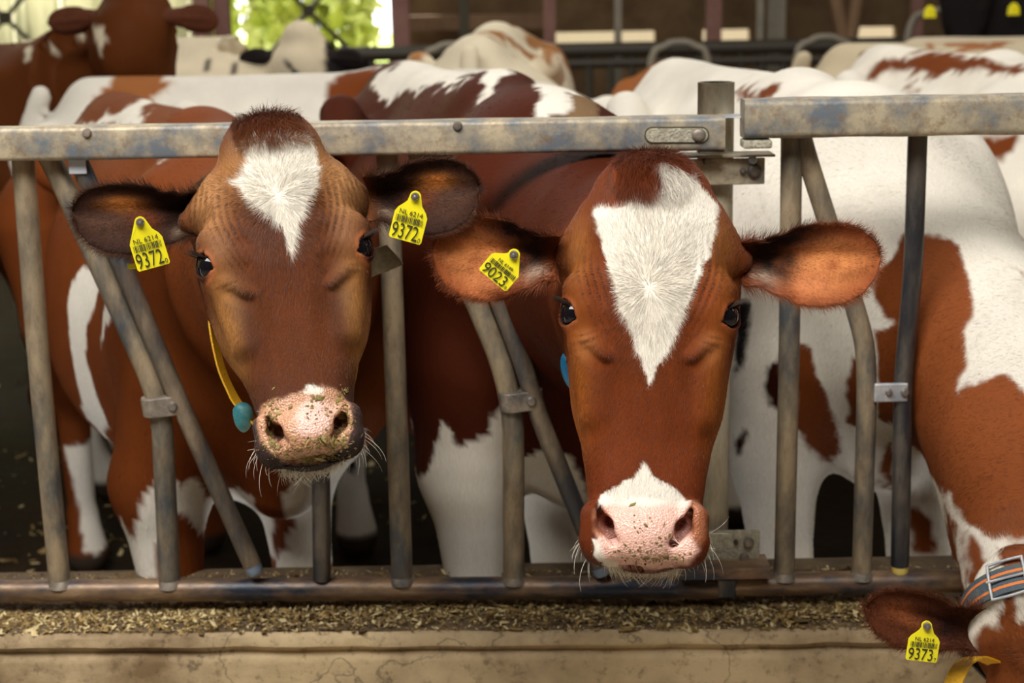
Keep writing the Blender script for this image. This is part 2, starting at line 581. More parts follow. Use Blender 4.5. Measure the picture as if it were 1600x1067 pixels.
def head_sdf(q0, hp):
    q = head_warp(q0, hp)
    u = np.abs(q[:, 0]); v = q[:, 1]; w = q[:, 2]
    p = np.stack([u, v, w], 1).astype(np.float32)
    W = np.interp(v, _v, TW); Fr = np.interp(v, _v, TF); Bk = np.interp(v, _v, TB)
    c = Fr - (Fr - Bk) * .42
    D = np.where(w > c, Fr - c, c - Bk)
    W = W * (1 - hp.get('poll', 0) * sstep(.095, .150, v) * sstep(.30, .2, v))
    # flat forehead and nasal plane, rounder jaw; jaw is narrower than the brow
    n = np.where(w > c, 2.55, 2.0)
    Wj = W * np.where(w > c, 1.0, 1.0 - .12 * sstep(0, -.1, w - c))
    a = np.abs(u) / np.maximum(Wj, .004); b = np.abs(w - c) / np.maximum(D, .004)
    d = ((a ** n + b ** n) ** (1 / n) - 1) * np.minimum(Wj, D) * .9
    d = smax(d, np.abs(v + .057) - .296, .01)
    # poll hump
    d = smin(d, s_ell(p, (0, .185, -.075), (.068, .055, .062)), .035)
    # temples carrying the ears
    d = smin(d, s_cone(p, (.080, .112, -.07), (.126, .096, -.088), .043, .021), .032)
    # orbit, brow
    d = smin(d, s_ell(p, (.088, .012, -.040), (.034, .048, .042)), .022)
    d = smin(d, s_cone(p, (.060, .048, -.006), (.104, .040, -.026), .010, .013), .022)
    # cheek and facial crest
    d = smin(d, s_ell(p, (.062, -.075, -.125), (.047, .10, .075)), .03)
    d = smin(d, s_cone(p, (.088, -.040, -.030), (.074, -.135, -.030), .020, .014), .028)
    # hollow below and inside the eye
    d = smax(d, -s_cone(p, (.088, -.050, .006), (.064, -.074, .015), .0085, .0115), .014)
    d = smax(d, -s_cone(p, (.064, -.074, .016), (.054, -.115, .014), .0105, .006), .020)
    d = smin(d, s_cone(p, (.084, -.034, -.010), (.060, -.056, -.001), .008, .006), .012)
    d = smax(d, -s_cone(p, (.060, -.015, .017), (.056, -.050, .016), .008, .006), .018)
    d = smax(d, -s_ell(p, (.050, -.150, .020), (.012, .055, .016)), .03)
    # dent over the eye
    d = smax(d, -s_ell(p, (.072, .078, .022), (.013, .038, .018)), .03)
    # muzzle: upper pad, swollen nostril wings, lips, chin
    d = smin(d, s_ell(p, (0, -.305, -.040), (.076, .048, .050)), .018)
    d = smin(d, s_ell(p, (0, -.300, -.006), (.044, .036, .020)), .014)
    d = smin(d, s_cone(p, (.061, -.276, -.014), (.066, -.312, -.018), .017, .019), .012)
    d = smin(d, s_ell(p, (.052, -.328, -.030), (.028, .022, .030)), .012)
    d = smin(d, s_ell(p, (0, -.338, -.070), (.050, .018, .042)), .010)
    # mouth line
    d = smax(d, -s_ell(p, (0, -.343, -.024), (.062, .0035, .026)), .004)
    # nostrils: comma, wide and outwards on top, running in and down
    d = smin(d, s_cone(p, (.068, -.280, -.016), (.058, -.326, -.014), .014, .012), .010)
    P2 = p[:, :2]
    nn = np.minimum(s_cone(P2, (.0600, -.270), (.0530, -.292), .0030, .0085), s_cone(P2, (.0530, -.292), (.0370, -.316), .0085, .0050))
    d = smax(d, -np.maximum(nn, -(w + .032)), .0075)
    d = smax(d, -s_cone(p, (.0520, -.296, .004), (.0420, -.285, -.045), .0115, .009), .006)
    # alar fold running up and out
    d = smax(d, -s_cone(p, (.062, -.268, .010), (.050, -.252, .013), .0045, .003), .008)
    # eye: lid swelling, opening
    e = p - EYE.astype(np.float32)
    d = smin(d, np.sqrt((e * e).sum(1)) - (EYE_R + .0052), .008)
    sl = np.array([-.48, -.42, .62]); sl -= _eo * (sl @ _eo); sl /= np.linalg.norm(sl)   # along the slit: to the inner corner
    bb = np.cross(_eo, sl)
    Mx = np.stack([sl, bb, _eo])
    d = smax(d, -s_ell(p, EYE + _eo * .017, (.0215, .0178, .0165), Mx), .0035)
    d = smax(d, -s_ell(p, EYE + _eo * .014 + sl * .0155, (.009, .0048, .009), Mx), .003)
    # creases above and below the lids
    nw = vnoise(p, 28, 3)
    wr = np.exp(-((u - .074 - .10 * (v - .03)) / .017) ** 2 - ((v - .040) / .050) ** 2) * sstep(-.05, -.01, w)
    d = d + .0010 * wr * (1 + .6 * nw) * np.sin(2 * pi * ((u - .35 * (v - .03) + 3.2 * (v - .03) ** 2 + .0020 * nw) / .0105))
    wr2 = np.exp(-((u - .088) / .016) ** 2 - ((v + .034) / .010) ** 2) * sstep(-.07, -.02, w)
    d = d + .0009 * wr2 * np.sin(2 * pi * (np.sqrt((u - .100) ** 2 + (v - .02) ** 2) / .010))
    wn = np.exp(-((u - .112) / .02) ** 2 - ((v - .105) / .04) ** 2)
    d = d + .0006 * wn * np.sin(2 * pi * ((u + .25 * v + .002 * nw) / .0085))
    return d * .9


# ------------------------------------------------------------------ body (local: x forward, y to the cow's left, z up)
def body_prims(cp):
    ly, ry = cp.get('legs', (.18, -.18))
    fx = cp.get('legx', (.56, .56))
    kf = cp.get('knee', (0, 0))
    P = []
    A = lambda kind, k, *a: P.append((kind, k, a))
    wd = cp.get('wid', 1.); sh = cp.get('sh', .215)
    A('e', .05, (-.08, 0, .96), (.74, .365 * wd, .405), None)
    A('e', .12, (.44, 0, 1.00), (.34, .27, .40), None)
    A('e', .10, (-.20, 0, .80), (.60, .33 * wd, .24), None)
    A('c', .10, (.50, 0, 1.30), (.15, 0, 1.345), .085, .075, None, 1)
    A('c', .10, (.15, 0, 1.325), (-.85, 0, 1.335), .085, .085, None, 1)
    A('e', .08, (-.72, 0, 1.12), (.38, .255, .25), None)
    for s in (1, -1):
        A('c', .06, (-.50, s * .235, 1.30), (-.42, s * .25, 1.25), .055, .05, None, 1)      # hooks
        A('c', .05, (-1.00, s * .13, 1.22), (-.95, s * .13, 1.15), .055, .07, None, 1)     # pins
        A('c', .10, (-.74, s * .17, 1.05), (-.70, s * .19, .80), .21, .135, None, 1)
        A('c', .06, (-.70, s * .19, .80), (-.90, s * .18, .53), .12, .058, None, 1)
        A('c', .03, (-.92, s * .18, .53), (-.90, s * .18, .16), .050, .040, None, 1)
        A('c', .02, (-.90, s * .18, .16), (-.85, s * .18, .05), .044, .062, None, 1)
        y = ly if s > 0 else ry; x = fx[0] if s > 0 else fx[1]; kk = kf[0] if s > 0 else kf[1]
        A('e', .08, (.50, s * sh, 1.03), (.17, .095, .30), None)
        A('c', .07, (.60, s * .17, .90), (x - .02, y, .70), .135, .100, None, 1)
        A('c', .05, (x - .02, y, .70), (x + .03 + kk, y, .44), .092, .060, None, 1)
        A('c', .02, (x + .03 + kk, y, .46), (x + .03 + kk, y, .42), .060, .056, None, 1)
        A('c', .03, (x + .02 + kk, y, .42), (x, y, .15), .044, .037, None, 1)
        A('c', .02, (x, y, .15), (x + .04, y, .045), .043, .060, None, 1)
    A('c', .06, (.72, 0, .92), (.66, 0, .70), .13, .085, None, 1)                           # brisket
    A('e', .06, (-.52, 0, .62), (.22, .17, .14), None)                                      # udder
    A('c', .03, (-1.02, 0, 1.36), (-1.12, 0, 1.15), .035, .026, None, 1)
    A('c', .02, (-1.12, 0, 1.15), (-1.08, .02, .62), .024, .018, None, 1)
    return P


class Cow:
    def __init__(s, name, wx, wy, th, S, head, hs=1.0, hp=None, neck_mid=None, neckr=(.235, .19, .125), fold=(), **cp):
        s.name, s.S = name, S
        th = R(th)
        s.f = np.array([sin(th), -cos(th), 0]); s.l = np.array([cos(th), sin(th), 0]); s.z = np.array([0, 0, 1.])
        s.base = np.array([wx, wy, 0]) - s.f * .35 * S
        s.Rb = np.stack([s.f, s.l, s.z])           # world -> local rows
        s.O, s.Rh = head                            # head origin and rows u,v,w (world)
        s.hs, s.hp = hs, hp or {}
        s.prims = body_prims(cp)
        hb = s.h2w(np.array([[0, .045, -.125]]))[0]
        hb2 = s.h2w(np.array([[0, -.03, -.16]]))[0]
        n0 = np.array([.48, 0, 1.12]); n0b = np.array([.55, 0, .98])
        h1 = s.w2b(hb[None])[0]; h2 = s.w2b(hb2[None])[0]
        mid = s.w2b(np.asarray(neck_mid)[None])[0] if neck_mid is not None else (n0 + h1) / 2 + np.array([0, 0, .02])
        A = lambda kind, k, *a: s.prims.append((kind, k, a))
        A('c', .10, tuple(n0), tuple(mid), neckr[0], neckr[1], None, 1)
        A('c', .06, tuple(mid), tuple(h1), neckr[1], neckr[2], None, 1)
        A('c', .08, tuple(n0b), tuple(mid - np.array([0, 0, .09])), .20, .14, None, 1)
        A('c', .06, tuple(mid - np.array([0, 0, .09])), tuple(h2), .14, .095, None, 1)
        s.mid_w = s.b2w(mid[None])[0]; s.hb = hb
        for a, b, r1, r2, k in fold:
            A('c', k, tuple(s.w2b(np.asarray(a)[None])[0]), tuple(s.w2b(np.asarray(b)[None])[0]), r1, r2, None, 1)

    def w2b(s, p): return (p - s.base) @ s.Rb.T / s.S
    def b2w(s, p): return p @ s.Rb * s.S + s.base
    def w2h(s, p): return (p - s.O) @ s.Rh.T / s.hs
    def h2w(s, p): return p @ s.Rh * s.hs + s.O

    def sdf(s, p):
        p = np.asarray(p)
        q = ((p - s.base.astype(np.float32)) @ s.Rb.T.astype(np.float32) / s.S).astype(np.float32)
        d = None
        for kind, k, a in s.prims:
            if kind == 'e': e = s_ell(q, a[0], a[1])
            else: e = s_cone(q, a[0], a[1], a[2], a[3])
            d = e if d is None else smin(d, e, k)
        d = d * s.S
        # head only where it matters
        h = ((p - s.O.astype(np.float32)) @ s.Rh.T.astype(np.float32) / s.hs).astype(np.float32)
        r = np.sqrt((h[:, 0]) ** 2 + (h[:, 1] + .06) ** 2 + (h[:, 2] + .1) ** 2)
        m = r < .46
        if m.any():
            hd = head_sdf(h[m], s.hp) * s.hs
            fr = sstep(-.10, -.04, h[m][:, 2])
            dm = smin(d[m] + .10 * fr, hd, .03)
            d[m] = dm
        if (~m).any():
            d[~m] = np.minimum(d[~m], (r[~m] - .33) * s.hs)
        return d

    def build(s, h, levels=(), bounds=None):
        lo = s.b2w(np.array([[-1.25, -.5, -.02], [-1.25, .5, -.02], [.9, -.5, -.02], [.9, .5, -.02]]))
        hc = s.h2w(np.array([[0, -.06, -.1]]))[0]
        pts = np.concatenate([lo, [hc - .42 * s.hs, hc + .42 * s.hs]])
        a = pts.min(0) - .03; b = pts.max(0) + .03
        a[2] = min(a[2], -.03); b[2] = max(b[2], 1.55 * s.S)
        V, F = nets(s.sdf, a, b, h)
        me = mesh_np('cow_body', V, F)
        set_v(me, project(s.sdf, get_v(me), 2, eps=h * .15, lim=h * .5))
        for sel in levels:
            refine(me, sel)
            V = get_v(me)
            m = sel(V, .01)
            V[m] = project(s.sdf, V[m], 3, eps=.0008, lim=.004)
            set_v(me, V)
        me.polygons.foreach_set('use_smooth', [True] * len(me.polygons))
        me.update()
        s.me = me
        return me


def frame(O, yaw, elev, roll, ):
    """head frame: w = the way the face points (yaw about z from -Y towards +X, raised by elev), roll = muzzle swings to +X"""
    w = np.array([sin(yaw) * cos(elev), -cos(yaw) * cos(elev), sin(elev)])
    u = np.array([cos(yaw), sin(yaw), 0.])
    v = np.cross(w, u)
    u2 = u * cos(roll) + v * sin(roll); v2 = v * cos(roll) - u * sin(roll)
    return np.asarray(O, float), np.stack([u2, v2, w])


def bvh_of(me):
    V = get_v(me)
    me.calc_loop_triangles()
    t = np.empty(len(me.loop_triangles) * 3, np.int32); me.loop_triangles.foreach_get('vertices', t)
    return BVHTree.FromPolygons([Vector(v) for v in V], t.reshape(-1, 3).tolist())


def hit(bvh, px, py, dflt=2.1):
    d = fw + RT * ((px - 800) / FPX) + UP * ((533.5 - py) / FPX)
    r = bvh.ray_cast(Vector(CAM), Vector(d).normalized())
    return np.array(r[0]) if r[0] is not None else at(px, py, dflt)


def hit_n(bvh, px, py):
    d = fw + RT * ((px - 800) / FPX) + UP * ((533.5 - py) / FPX)
    r = bvh.ray_cast(Vector(CAM), Vector(d).normalized())
    if r[0] is None: return None, None
    return np.array(r[0]), np.array(r[1])


# ------------------------------------------------------------------ colouring
def body_color(cow, W, base, patches, seed, rag=.012, ragscale=28, bvh=None):
    """patches: list of (pixels outline, depth it lies at, colour, min depth, max depth); seen along the depth axis"""
    C = np.tile(base, (len(W), 1)).astype(float)
    C *= (1 + .18 * fbm(W, 6, seed))[:, None]
    jx = fbm(W, ragscale, seed + 5, 3) * rag; jz = fbm(W, ragscale, seed + 9, 3) * rag
    XZ = np.stack([W[:, 0] + jx, W[:, 2] + jz * 2], 1)
    for pts, Y, c, y0, y1 in patches:
        pl = []
        side = isinstance(Y, tuple)          # laid on the flank instead of the front
        Yd = Y[0] if side else Y
        for x, y in pts:
            q = at(x, y, Yd)
            if bvh is not None:
                q2 = hit(bvh, x, y, Yd)
                if abs(q2[1] - Yd) < (.55 if side else .36): q = q2
            pl.append(cow.w2b(q[None])[0][[0, 2]] if side else q[[0, 2]])
        pl = np.array(pl)
        d = poly_sd((cow.w2b(W)[:, [0, 2]] * [1, 1] + np.stack([jx, jz * 2], 1)) if side else XZ, pl)
        if side: d = np.where(cow.w2b(W)[:, 1] < 0, d, 1)
        k = sstep(.0035, -.0035, d) * (W[:, 1] > y0) * (W[:, 1] < y1)
        C = C * (1 - k[:, None]) + (np.asarray(c) * (1 + .06 * fbm(W, 9, seed + 3))[:, None]) * k[:, None]
    # hooves
    z = cow.w2b(W)[:, 2]
    k = sstep(.075, .06, z)[:, None]
    C = C * (1 - k) + np.array([.05, .035, .025]) * k
    return np.concatenate([C, np.zeros((len(C), 1))], 1)


def noise_coat(cow, W, ca, cb, thr, scale, seed, legs_white=True, extra=None):
    L = cow.w2b(W)
    n = fbm(L + seed * 3.1, scale, seed, 4) + .25 * fbm(L, scale * 9, seed + 3, 2)
    k = sstep(thr - .012, thr + .012, n)
    if legs_white:
        k = k * sstep(.50, .56, L[:, 2] + .05 * fbm(L, 14, seed + 8))
    C = np.asarray(cb) * (1 - k[:, None]) + np.asarray(ca) * k[:, None]
    C = C * (1 + .10 * fbm(W, 7, seed + 2))[:, None]
    h = cow.w2h(W)
    hk = ((np.abs(h[:, 0]) < .2) & (h[:, 1] < -.27) & (h[:, 1] > -.5) & (np.abs(h[:, 2]) < .25))
    C[hk] = np.array([.35, .2, .16])
    if extra is not None: C = extra(L, C)
    z = L[:, 2]; kk = sstep(.075, .06, z)[:, None]
    C = C * (1 - kk) + np.array([.05, .035, .025]) * kk
    return np.concatenate([C, np.zeros((len(C), 1))], 1)


def head_color(cow, C, W, bvh, spec, seed):
    """lay the face colouring, some painted sheen and hollow shade included, over C (N,4); spec gives blobs and outlines read off the photograph, kept in the head's own (u, v)"""
    h = cow.w2h(W)
    m = (np.abs(h[:, 0]) < .22) & (h[:, 1] > -.42) & (h[:, 1] < .26) & (h[:, 2] > -.30) & (h[:, 2] < .1)
    fr = sstep(-.24, -.17, h[:, 2])
    H = h[m]; Wm = W[m]; c = C[m][:, :3].copy(); a = C[m][:, 3].copy()
    k = (fr[m])[:, None]
    bc = np.asarray(spec['base']) * (1 + .20 * fbm(Wm, 22, seed) + .28 * fbm(H * [1, .22, 1], 60, seed + 6))[:, None]
    c = c * (1 - k) + bc * k
    for (bu, bv, ru, rv, colr, st) in spec['blobs']:
        g = np.zeros(len(H))
        for sgn in ((1, -1) if bu != 0 else (1,)):
            g = np.maximum(g, np.exp(-((H[:, 0] - sgn * bu) / ru) ** 2 - ((H[:, 1] - bv) / rv) ** 2))
        g = np.clip(g * st * (1 + .35 * fbm(Wm, 40, seed + 4)), 0, 1)[:, None]
        c = c * (1 - g) + np.asarray(colr) * g
    j1 = fbm(Wm, 90, seed + 1, 3); j2 = fbm(Wm, 90, seed + 2, 3)
    for pts, colr, rag, soft, front, wet in spec['polys']:
        pl = []
        for x, y in pts:
            q = cow.w2h(hit(bvh, x, y, cow.O[1])[None])[0]
            if abs(q[0]) > .13 or q[2] < -.11:
                q = cow.w2h(at(x, y, cow.O[1] - .03)[None])[0]
            pl.append(q[:2])
        UV = np.stack([H[:, 0] + j1 * rag, H[:, 1] + j2 * rag * 1.8], 1)
        d = poly_sd(UV, np.array(pl))
        g = sstep(soft, -soft, d) * (H[:, 2] > front)
        nz = (1 + .07 * fbm(Wm, 30, seed + 7))[:, None]
        c = c * (1 - g[:, None]) + np.asarray(colr) * nz * g[:, None]
        if wet is not None: a = a * (1 - g) + wet * g
    sp = np.clip((vnoise(Wm, 300, seed + 8) - .42) * 4, 0, 1) * a * spec.get('freckle', .3) * (.5 + .5 * sstep(-.29, -.31, H[:, 1] / cow.hp.get('dn', 1)))
    c = c * (1 - sp[:, None]) + np.array([.10, .04, .02]) * sp[:, None]
    # rims of the eyes
    e = np.stack([np.abs(H[:, 0]), H[:, 1], H[:, 2]], 1)
    hw = e - EYE
    dd = np.linalg.norm(hw, axis=1)
    g = sstep(EYE_R + .0065, EYE_R + .0035, dd)[:, None]
    c = c * (1 - g) + np.array([.030, .012, .010]) * g
    g = (sstep(EYE_R + .011, EYE_R + .007, dd) - sstep(EYE_R + .007, EYE_R + .0035, dd)).clip(0, 1)[:, None] * spec.get('rim', .5)
    c = c * (1 - g) + np.array([.42, .13, .05]) * g
    # nostril inside
    cc = head_warp(H, cow.hp); cc = np.stack([np.abs(cc[:, 0]), cc[:, 1], cc[:, 2]], 1)
    nd = np.minimum(s_cone(cc[:, :2].astype(np.float32), (.0600, -.270), (.0530, -.292), .0030, .0085), s_cone(cc[:, :2].astype(np.float32), (.0530, -.292), (.0370, -.316), .0085, .0050))
    g = (sstep(.0015, -.002, nd) * sstep(.006, -.006, cc[:, 2]))[:, None] * spec.get('nostril', .8)
    c = c * (1 - g) + np.asarray(spec.get('nostril_c', (.14, .045, .035))) * g
    a = np.maximum(a, g[:, 0])
    C = C.copy(); C[m, :3] = c; C[m, 3] = a
    return C


# ------------------------------------------------------------------ hair
def sample(me, n, region, seed=0):
    """area-weighted random points on the triangles whose centre passes region"""
    r = np.random.default_rng(seed)
    V = get_v(me); Nn = get_n(me)
    me.calc_loop_triangles()
    t = np.empty(len(me.loop_triangles) * 3, np.int32); me.loop_triangles.foreach_get('vertices', t)
    t = t.reshape(-1, 3)
    c = V[t].mean(1)
    t = t[region(c)]
    A = np.linalg.norm(np.cross(V[t[:, 1]] - V[t[:, 0]], V[t[:, 2]] - V[t[:, 0]]), axis=1)
    i = r.choice(len(t), n, p=A / A.sum())
    x = r.random((n, 2)); s = np.sqrt(x[:, 0])
    b = np.stack([1 - s, s * (1 - x[:, 1]), s * x[:, 1]], 1)
    P = (V[t[i]] * b[:, :, None]).sum(1); N = (Nn[t[i]] * b[:, :, None]).sum(1)
    N /= np.linalg.norm(N, axis=1)[:, None] + 1e-9
    return P, N, t[i], b


def strands(name, P, N, D, L, C, parent, r0=.00022, lift=.35, curl=.25, npt=4, seed=0, droop=0.):
    """hair curves from roots P leaning along D"""
    rg = np.random.default_rng(seed)
    n = len(P)
    D = D - N * (D * N).sum(1)[:, None]
    D /= np.linalg.norm(D, axis=1)[:, None] + 1e-9
    S = np.cross(N, D)
    j = rg.normal(0, curl, (n, 1))
    D = D + S * j; D /= np.linalg.norm(D, axis=1)[:, None]
    lf = np.clip(rg.normal(lift, lift * .35, n), .03, 1.6)[:, None] if np.isscalar(lift) else np.clip(lift * rg.normal(1, .3, n), .03, 1.6)[:, None]
    L = L * rg.uniform(.65, 1.25, n)
    ts = np.linspace(0, 1, npt)
    pts = np.zeros((n, npt, 3))
    for k, t in enumerate(ts):
        pts[:, k] = P - N * .0006 + (D * t + N * (lf * (t - .45 * t * t))) * L[:, None] - np.array([0, 0, 1]) * (droop * t * t * L)[:, None]
    hc = bpy.data.hair_curves.new(name)
    hc.add_curves([npt] * n)
    hc.points.foreach_set('position', pts.astype(np.float32).ravel())
    ra = hc.attributes.get('radius') or hc.attributes.new('radius', 'FLOAT', 'POINT')
    rr = np.tile(r0 * (1 - .8 * ts ** 1.5), (n, 1)) if np.isscalar(r0) else r0[:, None] * (1 - .8 * ts ** 1.5)[None]
    ra.data.foreach_set('value', rr.astype(np.float32).ravel())
    ca = hc.attributes.new('coat', 'FLOAT_COLOR', 'POINT')
    C = C[:, :3] * (1 + rg.normal(0, .22, (n, 1))).clip(.4, 1.7)
    cc = np.concatenate([C, np.ones((n, 1))], 1)
    ca.data.foreach_set('color', np.repeat(cc, npt, 0).astype(np.float32).ravel())
    o = bpy.data.objects.new(name, hc)
    col.objects.link(o)
    hc.materials.append(M['hairb'] if name in ('body_hair', 'ear_hair') else M['hair'])
    o.parent = parent
    o.matrix_parent_inverse = Matrix.Translation(-parent_loc(parent))
    return o


# ------------------------------------------------------------------ ears
def ear_mesh(root, tip, facing, wu, wd, th=.0045, cup=.028, ns=44, nq=26, droop=0.0, root_w=.042, prof=None):
    """leaf shaped cupped ear; facing = the way the hollow looks; wu, wd = greatest half widths above and below the axis"""
    root = np.asarray(root, float); tip = np.asarray(tip, float)
    ax = tip - root; L = np.linalg.norm(ax); ax /= L
    n = np.asarray(facing, float); n = n - ax * (n @ ax); n /= np.linalg.norm(n)
    b = np.cross(n, ax)
    if b[2] < 0: b = -b
    V = []; info = []
    s = np.linspace(0, 1, ns)
    lay = []
    for side in (0, 1):
        for i, t in enumerate(s):
            pr = np.interp(t, [0, .10, .22, .38, .55, .72, .86, .95, 1], [0, .12, .60, .92, 1.0, .96, .78, .48, .05])
            hu = root_w * .75 * (1 - sstep(0, .3, t)) + wu * pr
            hd = root_w * .75 * (1 - sstep(0, .3, t)) + wd * pr
            cp = cup * (np.interp(t, [0, .2, .5, .8, 1], [1.2, 1.15, .85, .5, .15]))
            for q in np.linspace(-1, 1, nq):
                y = q * (hu if q > 0 else hd)
                edge = (1 - abs(q) ** 2.0)
                dn = -cp * edge + .010 * sin(t * pi) - .5 * droop * t * t
                thick = th * (.35 + 1.0 * edge ** .5) * (1 + 2.2 * (1 - sstep(0, .3, t)))
                dn += -.0022 * sin(q * 9 + 1.2 * t) * sstep(.1, .35, t) * sstep(1, .7, t) * edge
                off = dn - (thick if side else 0)
                V.append(root + ax * (t * L) + b * y * (1 - .10 * (1 - t) * edge * 0) + n * off - np.array([0, 0, droop * t * t * .5]))
                info.append((t, q, side))
    V = np.array(V); info = np.array(info)
    F = []
    o = ns * nq
    for i in range(ns - 1):
        for j in range(nq - 1):
            a = i * nq + j
            F.append((a, a + 1, a + nq + 1, a + nq))
            F.append((o + a, o + a + nq, o + a + nq + 1, o + a + 1))
    for i in range(ns - 1):
        a = i * nq; F.append((a, a + nq, o + a + nq, o + a))
        a = i * nq + nq - 1; F.append((a, o + a, o + a + nq, a + nq))
    for j in range(nq - 1):
        a = j; F.append((a, o + a, o + a + 1, a + 1))
        a = (ns - 1) * nq + j; F.append((a, a + 1, o + a + 1, o + a))
    me = mesh_np('ear', V, F)
    bm = bmesh.new(); bm.from_mesh(me); bmesh.ops.recalc_face_normals(bm, faces=bm.faces); bm.to_mesh(me); bm.free()
    me.polygons.foreach_set('use_smooth', [True] * len(me.polygons))
    return me, info, (ax, b, n, L)


def ear_color(info, W, scheme, seed):
    t, q, sd = info.T
    C = np.tile(scheme['back'], (len(t), 1)).astype(float)
    inn = np.tile(scheme['rim'], (len(t), 1)).astype(float)
    for (bt, bq, rt_, rq, c, st) in scheme['blobs']:
        g = np.exp(-((t - bt) / rt_) ** 2 - ((q - bq) / rq) ** 2) * st * (1 + .5 * fbm(W, 70, seed + 3))
        g = np.clip(g, 0, 1)[:, None]
        inn = inn * (1 - g) + np.asarray(c) * g
    k = (sd < .5)[:, None] * 1.0
    C = C * (1 - k) + inn * k
    C *= (1 + .2 * fbm(W, 60, seed))[:, None]
    return np.concatenate([C, np.zeros((len(C), 1))], 1)


def make_ear(parent, root, tip, facing, wu, wd, scheme, seed, nh=14000, hl=.010, label=None, **k):
    me, info, (ax, b, n, L) = ear_mesh(root, tip, facing, wu, wd, **k)
    V = get_v(me)
    C = ear_color(info, V, scheme, seed)
    set_col(me, C)
    o = link('ear', me, M['coat'], parent)
    if label: o['label'] = label
    if nh:
        P, N, t, bc = sample(me, nh, lambda c: np.ones(len(c), bool), seed)
        inf = (info[t] * bc[:, :, None]).sum(1)
        Ch = (C[t][:, :, :3] * bc[:, :, None]).sum(1)
        tt, qq, sd = inf.T
        D = ax[None] * (.45 + .5 * tt[:, None]) + b[None] * (qq[:, None] * 1.1) * (1 - .2 * tt[:, None])
        edge = np.maximum(sstep(.72, 1, np.abs(qq)), sstep(.88, 1, tt))
        Lh = hl * (.7 + .9 * edge + .8 * (1 - sstep(0, .35, tt)))
        # long pale fringe inside the lower root
        strands('ear_hair', P, N, D, Lh, Ch, o, r0=.0002, lift=.22, curl=.3, seed=seed)['kind'] = 'stuff'
    return o, me


